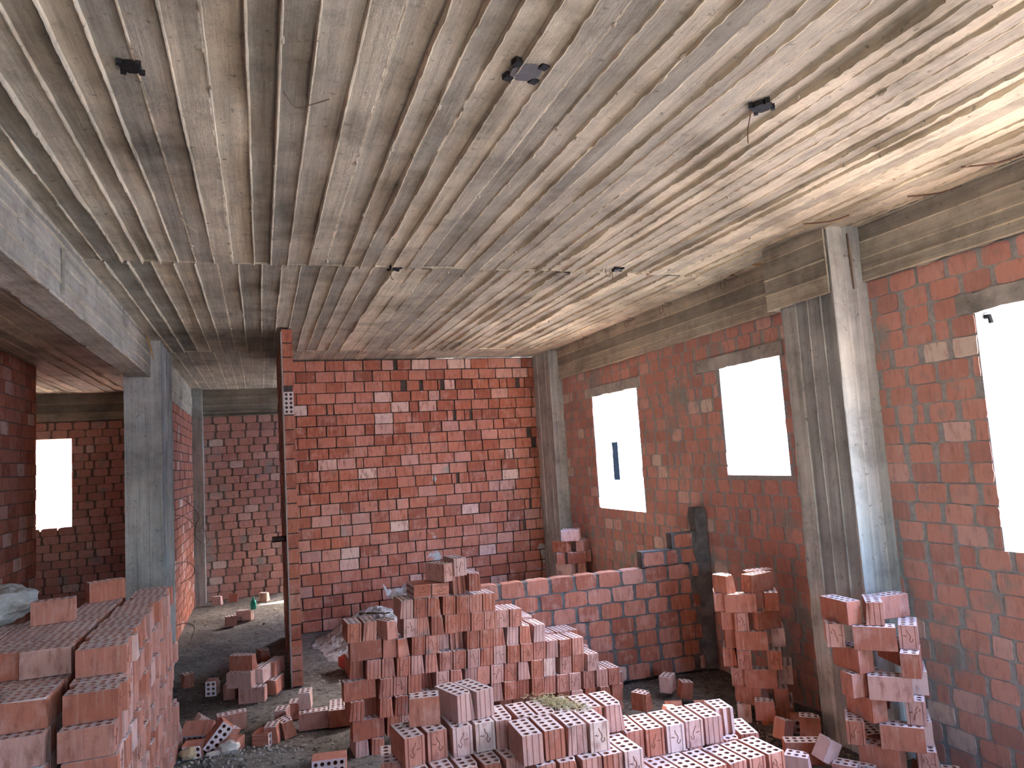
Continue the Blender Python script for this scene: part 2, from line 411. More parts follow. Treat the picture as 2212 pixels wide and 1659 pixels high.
# lumps of leaked mortar
for _ in range(260):
    x, y = rr.uniform(-0.88, 3.3), rr.uniform(1.6, 7.5); s = rr.uniform(0.004, 0.011)
    e = min(E1 if y < 4.42 else E2, key=lambda q: abs(q - x)); x = e + rr.uniform(-0.006, 0.006)
    r_ = bmesh.ops.create_icosphere(bm, subdivisions=1, radius=s, matrix=Matrix.Translation((x, y, 2.994)) @ Matrix.Diagonal((1, rr.uniform(1, 3), 1, 1)))
    fs = set(f for v in r_['verts'] for f in v.link_faces); set_tint(bm, fs, 0.75)
box(bm, (-4.2, -3.1, 3.012), (3.62, 11.5, 3.2), tint=0.5)
struct(link_mesh('ceiling', bm, MCE))

# ---- window wall (right)
HW = [(6.10, 7.08, 1.168, 2.35), (4.07, 4.77, 1.525, 2.35), (0.90, 2.61, 1.168, 2.35), (-1.4, -0.5, 1.168, 2.35)]  # last opening is out of view, added to bring daylight into the near area
w = brick_wall('wall_right', (3.40, 0, 0), (0, 1, 0), (-1, 0, 0), (-2.95, 8.1), 26, 0.1066, 0.185, 0.20, [MWG, MMO, MWG], 11,
               holes=[(a, b, c, d + 0.10) for a, b, c, d in HW], joint=0.006, vj=0.030, proud=0.004, jitter=0.0034, z0=-0.1066, topz=2.665, greys=0, breaks=0.12)
struct(w)
# ---- back wall
w = brick_wall('wall_back', (0, 8.38, 0), (1, 0, 0), (0, -1, 0), (0.285, 3.26), 25, 0.12415, 0.2135, 0.11, [MW, MMD, MWG], 23, z0=-0.12415,
               joint=0.011, vj=0.012, proud=0.020, jitter=0.0024, topz=2.985, greys=0.08, breaks=0.09, drop=0.0,
               voids=[(1.62, 2.73, 0.04), (1.82, 2.73, 0.045), (2.07, 2.73, 0.05), (3.13, 2.11, 0.055), (3.2, 1.98, 0.05), (2.2, 2.24, 0.035), (2.41, 2.24, 0.035), (3.03, 2.61, 0.035), (1.53, 2.86, 0.03), (3.0, 0.9, 0.03), (2.2, 1.49, 0.03), (3.1, 1.24, 0.03)])
struct(w)
# ---- thin partition (its end faces the camera)
bm = bmesh.new(); rnd = random.Random(5)
for r in range(24):
    z = 0.002 + r * 0.1242; y = 6.42; first = True
    while y < 8.36:
        L = 0.098 if (first and r % 2) else 0.2
        L = min(L, 8.36 - y); j = rnd.uniform(-0.003, 0.003)
        a = rnd.random() * 0.8
        if r in (18, 19) and first: y += 0.12; L = 0.08; first = False; continue
        box(bm, (0.194 + j, y + rnd.uniform(0, 0.004), z + 0.005), (0.283 + j, y + L - 0.008, z + 0.1185), tint=a)
        y += L; first = False
box(bm, (0.202, 6.43, 0.0), (0.275, 8.37, 2.985), tint=0.5, mat=1)
struct(link_mesh('wall_partition', bm, [MW, MMD]))
# ---- low half-built wall
def step(x):
    return 1.04 if x > 3.10 else (0.93 if x > 2.84 else 0.835)
def low_wall():
    rnd = random.Random(31); a0 = Vector((3.395, 5.13, 0)); a1 = Vector((1.46, 5.26, 0)); u = (a0 - a1).normalized(); L = (a0 - a1).length
    n_ = Vector((u.y, -u.x, 0))
    w = brick_wall('wall_low', a1, u, n_, (0, L - 0.17), 7, 0.1193, 0.196, 0.10, [MWL, MMW], 31, joint=0.009, vj=0.022, proud=0.004, jitter=0.0045, z0=0.0, breaks=0.02, topz=0.823)
    # stepped courses tied to the window wall
    bm = bmesh.new(); bm.from_mesh(w.data)
    me2 = brick_wall('tmp', a1 + u * (L - 0.58), u, n_, (0, 0.56), 1, 0.1193, 0.196, 0.10, [MWL, MMW], 33, joint=0.018, vj=0.03, proud=0.003, jitter=0.006, z0=0.835)
    me3 = brick_wall('tmp', a1 + u * (L - 0.31), u, n_, (0, 0.22), 1, 0.1193, 0.196, 0.10, [MWL, MMW], 34, joint=0.018, vj=0.03, proud=0.003, jitter=0.006, z0=0.955)
    me4 = brick_wall('tmp', a1 + u * (L - 0.17), u, n_, (0, 0.10), 7, 0.1193, 0.085, 0.10, [MWL, MMW], 35, joint=0.018, vj=0.03, proud=0.003, jitter=0.006)
    for q in (me2, me3, me4):
        bm.from_mesh(q.data); me = q.data; bpy.data.objects.remove(q); bpy.data.meshes.remove(me)
    # wet mortar fillet in the corner
    p = a1 + u * (L - 0.06); prev = None
    for k in range(24):
        z = k * 0.055; ww = 0.05 + 0.03 * noise.noise(Vector((z * 7, 1, 2))) - (0.03 * max(0, z - 0.95) / 0.35); dd = 0.03 + 0.015 * noise.noise(Vector((z * 9, 4, 2)))
        ring = [bm.verts.new(p - u * ww + n_ * 0.004 + Vector((0, 0, z))), bm.verts.new(p - u * ww * 0.3 + n_ * dd * 0.5 + Vector((0, 0, z))), bm.verts.new(p + u * 0.055 + n_ * dd + Vector((0, 0, z))), bm.verts.new(p + u * 0.055 - n_ * 0.1 + Vector((0, 0, z))), bm.verts.new(p - u * ww - n_ * 0.1 + Vector((0, 0, z)))]
        if prev:
            for i in range(5):
                f = bm.faces.new([prev[i], prev[(i + 1) % 5], ring[(i + 1) % 5], ring[i]]); f.material_index = 1
        elif not prev: bm.faces.new(ring[::-1]).material_index = 1
        prev = ring
    bm.faces.new(prev).material_index = 1
    bm.to_mesh(w.data); bm.free()
    return w
struct(low_wall())
# ---- dark wall on the left, and the rest of the shell
struct(brick_wall('wall_left', (-2.15, 0, 0), (0, 1, 0), (1, 0, 0), (-2.95, 8.55), 25, 0.1245, 0.215, 0.2, [MW, MMR], 41, z0=-0.1245, joint=0.011, vj=0.013, proud=0.005, jitter=0.0025, topz=2.99))
struct(brick_wall('wall_far', (0, 11.3, 0), (1, 0, 0), (0, -1, 0), (-4.0, 1.95), 25, 0.1085, 0.205, 0.2, [MWG, MMR], 43, z0=-0.1085, holes=[(-3.3, -2.425, 1.155, 2.385)],
                  joint=0.007, vj=0.024, proud=0.004, jitter=0.0032, topz=2.62))
struct(brick_wall('wall_corridor', (-0.90, 0, 0), (0, 1, 0), (1, 0, 0), (7.9, 11.1), 24, 0.1085, 0.21, 0.12, [MW, MMD], 44, joint=0.012, vj=0.010, proud=0.009, jitter=0.002, topz=2.62))
bm = bmesh.new()
box(bm, (-4.2, -3.1, -0.3), (-4.0, 11.5, 3.0), tint=0.5)
struct(link_mesh('wall_outer_left', bm, MMR))
bm = bmesh.new()
box(bm, (-4.0, -3.1, -0.3), (0.7, -2.95, 3.0), tint=0.5); box(bm, (1.9, -3.1, -0.3), (3.6, -2.95, 3.0), tint=0.5); box(bm, (0.7, -3.1, 2.4), (1.9, -2.95, 3.0), tint=0.5); box(bm, (0.7, -3.1, -0.3), (1.9, -2.95, 1.1), tint=0.5)
struct(link_mesh('wall_behind', bm, MMR))
bm = bmesh.new()   # far room's outer wall with its wide opening
box(bm, (1.9, 8.5, 0.0), (2.05, 11.4, 1.0), tint=0.5); box(bm, (1.9, 8.5, 2.75), (2.05, 11.4, 3.0), tint=0.5); box(bm, (1.9, 8.5, 1.0), (2.05, 10.62, 2.75), tint=0.5)
struct(link_mesh('wall_far_room', bm, MMR))

# ---- beams and columns
def beam(name, label, x, face, y0, y1, z0, z1, width, mat, seed, edges, step=0.02, ragged=0.012, parent=None):
    """face=+1: visible side looks toward -X (beam on the right); -1: visible side looks toward +X."""
    bm = bmesh.new(); n_ = Vector((-face, 0, 0))
    boards(bm, (x, 0, 0), (0, 1, 0), (0, 0, 1), n_, y0, y1, edges, step, seed, hvar=0.005, fin=0.010, finw=0.010, rough=0.002, gap=0.1)
    xb = x + face * width; lo, hi = min(x + face * 0.009, xb), max(x + face * 0.009, xb)
    box(bm, (lo, y0, z0 + 0.012), (hi, y1, z1), tint=0.5)
    # ragged soffit edge
    n = int((y1 - y0) / 0.03); prev = None
    for i in range(n + 1):
        y = y0 + (y1 - y0) * i / n; j = ragged * (noise.noise(Vector((y * 4, seed, 1))) + 0.7 * noise.noise(Vector((y * 17, seed, 3)))) ; j2 = ragged * 2.2 * (noise.noise(Vector((y * 2.7, seed, 7))) + 0.6 * noise.noise(Vector((y * 13, seed, 9))))
        ring = [bm.verts.new((x + face * 0.002, y, z0 + 0.05)), bm.verts.new((x + face * (0.0 + j * 0.3), y, z0 + j)), bm.verts.new((x + face * width * 0.5, y, z0 + 0.004 + j * 0.5)), bm.verts.new((xb - face * abs(j2), y, z0 + 0.002 + j2 * 0.4)), bm.verts.new((xb, y, z0 + 0.05))]
        if prev:
            for k in range(4):
                f = bm.faces.new([prev[k], prev[k + 1], ring[k + 1], ring[k]]); set_tint(bm, [f], 0.5)
        prev = ring
    bmesh.ops.recalc_face_normals(bm, faces=bm.faces)
    return link_mesh(name, bm, mat, parent)
tag(beam('concrete_beam', 'long pale concrete beam running overhead on the left to the grey column', -0.90, -1, -2.95, 7.06, 2.665, 3.0, 0.18, MCB, 3,
         [2.672, 2.76, 2.86, 2.95, 3.0], 0.02, 0.016), 'long pale concrete beam running overhead on the left to the grey column', 'beam')
tag(beam('concrete_beam', '', 3.365, 1, 3.66, 7.86, 2.64, 3.0, 0.2, MCB, 5, [2.645, 2.715, 2.79, 2.90, 3.0], 0.02, 0.014),
    'concrete beam above the two far windows, between both right-hand columns', 'beam')
tag(beam('concrete_beam', '', 3.372, 1, -2.95, 3.26, 2.665, 3.0, 0.2, MCB, 6, [2.67, 2.73, 2.80, 2.90, 3.0], 0.02, 0.016),
    'concrete beam above the large near window at the right edge', 'beam')
tag(beam('concrete_beam', '', -0.895, -1, 7.95, 11.12, 2.60, 3.0, 0.12, MCB, 8, [2.605, 2.72, 2.86, 3.0], 0.04, 0.03),
    'concrete beam over the side brick wall of the dark corridor', 'beam')
def cross_beam(label, x0, x1, y, z0, seed, edges):
    bm = bmesh.new()
    boards(bm, (0, y, 0), (1, 0, 0), (0, 0, 1), (0, -1, 0), x0, x1, edges, 0.03, seed, hvar=0.006, fin=0.014, finw=0.012, rough=0.002, gap=0.1)
    box(bm, (x0, y + 0.009, z0), (x1, y + 0.2, 3.0), tint=0.4)
    return tag(link_mesh('concrete_beam', bm, MCX), label, 'beam')
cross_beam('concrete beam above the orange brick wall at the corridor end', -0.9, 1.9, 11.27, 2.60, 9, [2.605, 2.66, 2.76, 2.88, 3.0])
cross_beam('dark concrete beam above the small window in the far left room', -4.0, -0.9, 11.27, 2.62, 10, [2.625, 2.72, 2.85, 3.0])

def column(label, x0, x1, y0, y1, z1, faces, mat, seed, step=0.03, nb=(4, 3), chips=0.004):
    bm = bmesh.new(); rnd = random.Random(seed)
    def eds(a, b, n):
        return [a] + [a + (b - a) * (i / n) + rnd.uniform(-0.01, 0.01) for i in range(1, n)] + [b]
    box(bm, (x0 + 0.008, y0 + 0.008, 0), (x1 - 0.008, y1 - 0.008, z1), tint=0.5)
    if '-x' in faces: boards(bm, (x0, 0, 0), (0, 0, 1), (0, 1, 0), (-1, 0, 0), -0.05, z1, eds(y0, y1, nb[0]), step, seed, hvar=0.003, fin=0.007, finw=0.008, rough=0.0015, gap=0.3)
    if '+x' in faces: boards(bm, (x1, 0, 0), (0, 0, 1), (0, 1, 0), (1, 0, 0), -0.05, z1, eds(y0, y1, nb[0]), step, seed + 1, hvar=0.003, fin=0.006, finw=0.008, rough=0.0015, gap=0.3)
    if '-y' in faces: boards(bm, (0, y0, 0), (0, 0, 1), (1, 0, 0), (0, -1, 0), -0.05, z1, eds(x0, x1, nb[1]), step, seed + 2, hvar=0.003, fin=0.006, finw=0.008, rough=0.0015, gap=0.3)
    # chipped arris
    n = int(z1 / 0.03)
    for (x, y) in ((x0, y0), (x1, y0), (x0, y1)):
        prev = None
        for i in range(n + 1):
            z = z1 * i / n; r = 0.006 + 0.009 * abs(noise.noise(Vector((z * 9, x * 3, seed)))) 
            ring = [bm.verts.new((x + dx * r, y + dy * r, z)) for dx, dy in ((-.5, -.5), (.9, -.5), (.9, .9), (-.5, .9))]
            if prev:
                for k in range(4):
                    f = bm.faces.new([prev[k], prev[(k + 1) % 4], ring[(k + 1) % 4], ring[k]]); set_tint(bm, [f], 0.7)
            prev = ring
    bmesh.ops.recalc_face_normals(bm, faces=bm.faces)
    return tag(link_mesh('concrete_column', bm, mat), label, 'column')
column('wide board-marked concrete column between the near and middle right windows', 3.14, 3.42, 3.25, 3.68, 3.0, ('-x', '-y'), MCC, 51)
column('square grey concrete column at the end of the left overhead beam', -1.11, -0.825, 7.05, 7.95, 3.0, ('+x', '-y'), MCC, 61, nb=(5, 3))
column('concrete corner column where the orange brick wall meets the window wall', 3.25, 3.42, 7.86, 8.4, 2.99, ('-x', '-y'), MCC, 71)
column('narrow rough concrete corner column at the corridor end', -0.92, -0.77, 11.08, 11.3, 3.0, ('-y', '+x'), MCC, 81, nb=(2, 2))
# thickened collar beside the right column
bm = bmesh.new()
boards(bm, (3.118, 0, 0), (0, 1, 0), (0, 0, 1), (-1, 0, 0), 3.262, 3.80, [2.60, 2.70, 2.80, 2.92, 3.0], 0.02, 91, hvar=0.004, fin=0.009, finw=0.01, rough=0.002)
box(bm, (3.127, 3.695, 2.60), (3.40, 3.798, 3.0), tint=0.45); box(bm, (3.123, 3.265, 2.60), (3.137, 3.70, 3.0), tint=0.45)
tag(link_mesh('concrete_haunch', bm, MCB), 'thickened concrete block joining beam and wide right column at the ceiling', 'haunch')
# lintels
for (a, b, lab) in ((6.02, 7.18, 'rough concrete lintel over the farthest right window'), (4.02, 5.10, 'rough concrete lintel over the middle right window beside the column'),
                    (0.8, 2.70, 'rough concrete lintel over the large near window at the right edge')):
    bm = bmesh.new(); n = int((b - a) / 0.03); prev = None
    for i in range(n + 1):
        y = a + (b - a) * i / n; j = 0.010 * noise.noise(Vector((y * 6, a, 0))) + 0.006 * noise.noise(Vector((y * 21, a, 0))); k2 = 0.007 * noise.noise(Vector((y * 8, a, 5)))
        ring = [bm.verts.new(p) for p in ((3.390 + k2 * 0.4, y, 2.35 + j), (3.388 + k2, y, 2.40), (3.391, y, 2.448 + j * 0.6), (3.602, y, 2.448), (3.602, y, 2.35 + j * 0.4))]
        if prev:
            for k in range(5): bm.faces.new([prev[k], prev[(k + 1) % 5], ring[(k + 1) % 5], ring[k]])
        else: bm.faces.new(ring[::-1])
        prev = ring
    bm.faces.new(prev); bmesh.ops.recalc_face_normals(bm, faces=bm.faces)
    tag(link_mesh('concrete_lintel', bm, MLI), lab, 'lintel')
# ---- outside: white house seen through the window, brick house seen through the small window
hb = empty('neighbour_house', (10.5, 18, -0.32), 'overexposed white house wall with one dark opening seen through the farthest window', 'house')
bm = bmesh.new(); a, b = 2.27, 2.77  # opening, relative y
for lo, hi in (((0, -30, 0), (0.3, a, 6)), ((0, b, 0), (0.3, 24, 6)), ((0, a, 0), (0.3, b, 1.13)), ((0, a, 2.31), (0.3, b, 6))): box(bm, lo, hi)
link_mesh('wall', bm, MPLAST, hb)
bm = bmesh.new(); box(bm, (-0.012, a, 1.13), (0.02, b, 2.31)); MGLASS = plain_material('dark_pane', (0.0045, 0.0048, 0.0052), (0.006, 0.0062, 0.007), 5, 0.0001, 0.9); MGLASS.node_tree.nodes['Principled BSDF'].inputs['Specular IOR Level'].default_value = 0.0; link_mesh('window_pane', bm, MGLASS, hb)
bm = bmesh.new(); box(bm, (-0.2, -30, 6), (4, 24, 6.15)); box(bm, (3.7, -30, 0), (4, 24, 6)); link_mesh('roof', bm, MPLAST, hb)
w = brick_wall('brick_outbuilding', (0, 13.4, 0), (1, 0, 0), (0, -1, 0), (-6.0, -1.2), 30, 0.115, 0.215, 0.2, [MWL, MMO], 47, joint=0.014, vj=0.02, proud=0.004, jitter=0.003)
tag(w, 'sunlit brick wall of a neighbouring house seen through the small left window', 'house')

# ==================================================================== LOOSE HOLLOW BRICKS
BL, BWD, BH = 0.195, 0.0868, 0.1155
STAMPS = [
    [[(-0.012, 0.030), (-0.006, 0.024), (0.000, 0.012), (-0.004, 0.002), (0.004, -0.008), (0.006, -0.022), (0.008, -0.032)], [(-0.016, 0.020), (-0.020, 0.012), (-0.014, 0.008)], [(0.012, 0.000), (0.018, 0.002), (0.024, -0.002), (0.029, 0.000)]],
    [[(-0.004, 0.032), (0.000, 0.018), (0.008, 0.008), (0.010, -0.004), (0.004, -0.012), (0.010, -0.024), (0.018, -0.018), (0.020, -0.008)], [(-0.022, 0.004), (-0.016, 0.006), (-0.011, 0.002), (-0.006, 0.004)]],
]
def brick_bm(end=('rib', 'rib'), cells=5, cut=False, chip=0, seed=0, seg=8):
    """hollow brick: length along Y, two rows of five round holes running top to bottom, origin at the bottom centre, front end at -Y"""
    rnd = random.Random(seed); bm = bmesh.new(); L = BL * cells / 5.0; hx, hy = BWD / 2, L / 2
    mx, my = 0.006, 0.005
    gx = [-hx + mx, 0, hx - mx]; gy = [-hy + my + (L - 2 * my) * i / cells for i in range(int(cells) + 1)]
    if abs(cells - int(cells)) > 0.01: gy.append(hy - 0.001)
    # outline (plan), counter-clockwise starting at the front left corner
    def endprof(kind, s, flip):
        if kind == 'rib': xs = [(-1, 0), (-.72, 0), (-.68, .0036), (-.64, .0036), (-.57, 0), (-.13, 0), (-.09, .003), (-.05, .003), (.02, 0), (.50, 0), (.55, .0036), (.59, .0036), (.65, 0), (1, 0)]
        elif kind == 'st': xs = [(-1, 0), (-.76, 0), (-.71, .0045), (-.66, .0045), (-.61, 0), (.61, 0), (.66, .004), (.71, .004), (.76, 0), (1, 0)]
        else: xs = [(-1, 0), (1, 0)]
        pts = [(hx * x * 0.985, s * (hy - d)) for x, d in xs]
        return pts[::-1] if flip else pts
    outline = endprof(end[0], -1, False) + endprof(end[1], 1, True)
    c = 0.0022
    def ring(z, inset):
        return [bm.verts.new((x * (1 - inset / hx), y * (1 - inset / hy), z)) for x, y in outline]
    r0 = ring(0, c * .6); r1 = ring(c, 0); r2 = ring(BH - c, 0); r3 = ring(BH, c * .6)
    N = len(outline)
    for A, B in ((r0, r1), (r1, r2), (r2, r3)):
        for i in range(N):
            bm.faces.new([A[i], A[(i + 1) % N], B[(i + 1) % N], B[i]])
    # perforated cut faces
    for z, rg, top in ((BH, r3, True), (0.0, r0, False)):
        g = {}
        def V(x, y):
            k = (round(x, 5), round(y, 5))
            if k not in g: g[k] = bm.verts.new((x, y, z))
            return g[k]
        holes = []
        for i in range(2):
            for j in range(len(gy) - 1):
                x0, x1, y0, y1 = gx[i], gx[i + 1], gy[j], gy[j + 1]; cx, cy = (x0 + x1) / 2, (y0 + y1) / 2
                if y1 - y0 < 0.02: continue
                R = 0.0118 * rnd.uniform(0.93, 1.06)
                bd = [V(x1, cy), V(x1, y1), V(cx, y1), V(x0, y1), V(x0, cy), V(x0, y0), V(cx, y0), V(x1, y0)]
                ho = [bm.verts.new((cx + R * math.cos(k * PI / 4) * 1.04, cy + R * math.sin(k * PI / 4), z)) for k in range(8)]
                for k in range(8):
                    q = [bd[k], bd[(k + 1) % 8], ho[(k + 1) % 8], ho[k]]
                    f = bm.faces.new(q if top else q[::-1]); f.material_index = 1
                holes.append((cx, cy, ho))
        # margin strips between the hole grid and the outline
        ys = gy; gl = []
        for y in ys[:1]: pass
        left = []; right = []
        for j, y in enumerate(ys):
            left.append(V(gx[0], y)); right.append(V(gx[2], y))
            if j < len(ys) - 1 and ys[j + 1] - y > 0.02:
                left.append(V(gx[0], (y + ys[j + 1]) / 2)); right.append(V(gx[2], (y + ys[j + 1]) / 2))
        bot = [V(gx[0], ys[0]), V((gx[0] + gx[1]) / 2, ys[0]), V(gx[1], ys[0]), V((gx[1] + gx[2]) / 2, ys[0]), V(gx[2], ys[0])]
        topp = [V(gx[0], ys[-1]), V((gx[0] + gx[1]) / 2, ys[-1]), V(gx[1], ys[-1]), V((gx[1] + gx[2]) / 2, ys[-1]), V(gx[2], ys[-1])]
        nf = len(endprof(end[0], -1, False)); F = rg[:nf]; Bk = rg[nf:]
        for poly in (F + bot[::-1], Bk + topp, [F[-1]] + [Bk[0]] + right[::-1], [Bk[-1]] + [F[0]] + left):
            poly2 = []
            for v in poly:
                if not poly2 or poly2[-1] is not v: poly2.append(v)
            f = bm.faces.new(poly2); f.material_index = 1
            f.normal_update()
            if (f.normal.z > 0) != top: f.normal_flip()
        if top: H1 = holes
        else: H0 = holes
    for (cx, cy, a), (_, _, b) in zip(H1, H0):
        for k in range(8):
            f = bm.faces.new([a[k], a[(k + 1) % 8], b[(k + 1) % 8], b[k]]); f.material_index = 2
    if cut:   # broken end: sliced through a row of holes so that the channels show
        yc = gy[0] + (gy[1] - gy[0]) * 0.5
        geo = bmesh.ops.bisect_plane(bm, geom=bm.verts[:] + bm.edges[:] + bm.faces[:], plane_co=(0, yc, 0), plane_no=Vector((0.0, -1, 0.04)).normalized(), clear_outer=True)
        ed = [e for e in geo['geom_cut'] if isinstance(e, bmesh.types.BMEdge)]
        try: bmesh.ops.edgeloop_fill(bm, edges=ed)
        except Exception: pass
    # stamp lines on the ends
    if not cut:
        for s, kind in ((-1, end[0]), (1, end[1])):
            if kind != 'st': continue
            st = STAMPS[seed % 2]; cz = BH * 0.52
            for line in st:
                k = 1 if seed % 3 else -1
                pts = [(x * k * 1.05, s * (hy - 0.0002), cz + zz * 1.05) for x, zz in line]
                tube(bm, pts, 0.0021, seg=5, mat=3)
    for v in bm.verts:   # worn, slightly uneven faces
        d = noise.noise(v.co * 14 + Vector((seed * 3.1, 0, 0))) * 0.0014
        v.co.x += d; v.co.y += d * 0.8
        if chip:
            q = Vector(((chip & 1) * 2 - 1, -1, 1)); cc = Vector((q.x * hx, -hy, BH))
            dd = (v.co - cc).length
            if dd < 0.03: v.co -= q * (0.03 - dd) * 0.35
    bmesh.ops.recalc_face_normals(bm, faces=bm.faces)
    return bm
def brick_mesh(name, **k):
    bm = brick_bm(**k); me = bpy.data.meshes.new(name); bm.to_mesh(me); bm.free()
    for x in (MB, MBC, MHOLE, MSTAMP_SHADE): me.materials.append(x)
    return me
PROTO = {'rib': [brick_mesh('hollow_brick', end=('rib', 'rib'), seed=i, chip=i % 3) for i in range(3)],
         'st': [brick_mesh('hollow_brick', end=('st', 'rib'), seed=i, chip=0) for i in range(4)],
         'plain': [brick_mesh('hollow_brick', end=('plain', 'plain'), seed=8)],
         'half': [brick_mesh('hollow_brick', end=('plain', 'rib'), cells=3, seed=9, chip=1)],
         'broken': [brick_mesh('hollow_brick', cut=True, seed=10), brick_mesh('hollow_brick', cells=4, cut=True, seed=12)],
         'threeq': [brick_mesh('hollow_brick', cells=4, cut=True, seed=12, chip=2)],
         'quarter': [brick_mesh('hollow_brick', end=('plain', 'plain'), cells=2, seed=13, chip=2)]}
PALE = {}
for k, L_ in list(PROTO.items()):
    PALE[k] = []
    for me in L_:
        m2 = me.copy(); m2.materials[0] = MBP; PALE[k].append(m2)
brnd = random.Random(99)
ALLB = []
def place(kind, x, y, z, yaw=0.0, label=None, group=None, tilt=(0, 0), pale=False, scale=1.0, M_=None):
    """copies a brick: (x, y, z) is the middle of its front end's bottom edge unless M_ gives the whole matrix"""
    src = (PALE if pale else PROTO)[kind]; me = src[brnd.randrange(len(src))]
    o = bpy.data.objects.new('hollow_brick', me)
    if M_ is not None: mm = M_
    else:
        hy = {'half': .3, 'quarter': .2}.get(kind, .5) * BL * 1.0
        mm = Matrix.Translation((x, y, z)) @ Matrix.Rotation(yaw, 4, 'Z') @ Matrix.Rotation(tilt[0], 4, 'Y') @ Matrix.Rotation(tilt[1], 4, 'X') @ Matrix.Translation((0, hy * scale, 0)) @ Matrix.Scale(scale, 4)
    o.matrix_world = mm; C.objects.link(o)
    tag(o, label, 'brick', group); ALLB.append(o)
    return o
ORD = ['first', 'second', 'third', 'fourth', 'fifth', 'sixth', 'seventh', 'eighth', 'ninth', 'tenth', 'eleventh', 'twelfth', 'thirteenth', 'fourteenth', 'fifteenth', 'sixteenth', 'seventeenth', 'eighteenth', 'nineteenth', 'twentieth']
ADJ = {'rib': 'brick with grooved end', 'st': 'brick with stamped squiggle end', 'plain': 'smooth-ended brick', 'broken': 'broken brick with open channels', 'stretch': 'brick lying lengthwise', 'lying': 'brick with sideways stamp', 'side': 'turned brick', 'rot': 'turned red brick', 'pale': 'pale stamped brick'}

# ---- the stepped pile in the middle: measured end faces, course by course
PILE = [
 (8,[(1.128,0.082,'rot'),(1.225,0.081,'pale')]),
 (7,[(0.967,0.115,'lying'),(1.088,0.117,'lying'),(1.232,0.081,'broken'),(1.322,0.075,'rib')]),
 (6,[(0.852,0.082,'rib'),(0.943,0.084,'st'),(1.036,0.092,'rib'),(1.137,0.086,'st'),(1.229,0.088,'st'),(1.322,0.089,'rib'),(1.415,0.093,'rib')]),
 (5,[(0.518,0.084,'st'),(0.613,0.089,'rib'),(0.760,0.089,'side'),(0.870,0.085,'st'),(0.961,0.084,'rib'),(1.052,0.085,'rib'),(1.143,0.079,'st'),(1.234,0.087,'rib'),(1.325,0.086,'st'),(1.416,0.088,'st'),(1.508,0.089,'st'),(1.600,0.090,'st')]),
 (4,[(0.586,0.161,'stretch'),(0.735,0.095,'plain'),(0.826,0.086,'side'),(0.918,0.089,'st'),(1.010,0.089,'st'),(1.101,0.089,'back'),(1.196,0.089,'broken'),(1.290,0.086,'st'),(1.383,0.084,'st'),(1.475,0.076,'rib'),(1.571,0.094,'rib'),(1.664,0.091,'rib'),(1.764,0.092,'rib')]),
 (3,[(0.530,0.05,'back'),(0.630,0.087,'rib'),(0.724,0.084,'rib'),(0.817,0.088,'st'),(0.909,0.087,'rib'),(1.002,0.084,'rib'),(1.096,0.092,'st'),(1.190,0.089,'st'),(1.284,0.088,'st'),(1.377,0.082,'rib'),(1.472,0.090,'st'),(1.566,0.087,'st'),(1.663,0.091,'st'),(1.762,0.090,'st'),(1.857,0.093,'rib'),(1.953,0.092,'st'),(2.055,0.099,'rib')]),
 (2,[(0.537,0.188,'stretch'),(0.698,0.084,'rib'),(0.792,0.085,'st'),(0.884,0.086,'rib'),(0.975,0.08,'back'),(1.066,0.087,'st'),(1.162,0.086,'rib'),(1.255,0.089,'rib'),(1.348,0.081,'plain'),(1.443,0.090,'st'),(1.542,0.091,'st'),(1.635,0.083,'rib'),(1.730,0.089,'st'),(1.829,0.093,'rib'),(1.954,0.089,'st'),(2.050,0.096,'st'),(2.159,0.092,'st')]),
 (1,[(0.512,0.087,'rib'),(0.605,0.08,'back'),(0.697,0.075,'rib'),(0.789,0.083,'rib'),(0.882,0.08,'st'),(0.975,0.08,'rib'),(1.068,0.08,'st'),(1.16,0.08,'rib'),(1.253,0.08,'st'),(1.343,0.08,'rib'),(1.435,0.099,'rib'),(1.530,0.088,'st'),(1.625,0.087,'rib'),(1.727,0.098,'st'),(1.820,0.077,'rib'),(1.918,0.091,'st'),(2.011,0.087,'st'),(2.125,0.097,'st'),(2.228,0.093,'rib'),(2.325,0.100,'st')]),
 (0,[(0.580,0.186,'stretch'),(0.739,0.082,'st'),(0.832,0.08,'st'),(1.92,0.1,'rib'),(2.017,0.104,'plain'),(2.130,0.094,'plain'),(2.245,0.093,'rib'),(2.345,0.097,'plain')]),
 (-1,[(0.541,0.085,'rib'),(0.638,0.084,'rib'),(2.25,0.09,'rib'),(2.35,0.09,'rib')]),
]
PH, PSL = 0.117, -0.055
def pile_z(x, r): return -0.013 + PSL * (x - 0.48) + (r + 1) * PH
def pile_y(x): return 4.70 + 0.06 * (x - 0.48)
TI = math.atan(-PSL)
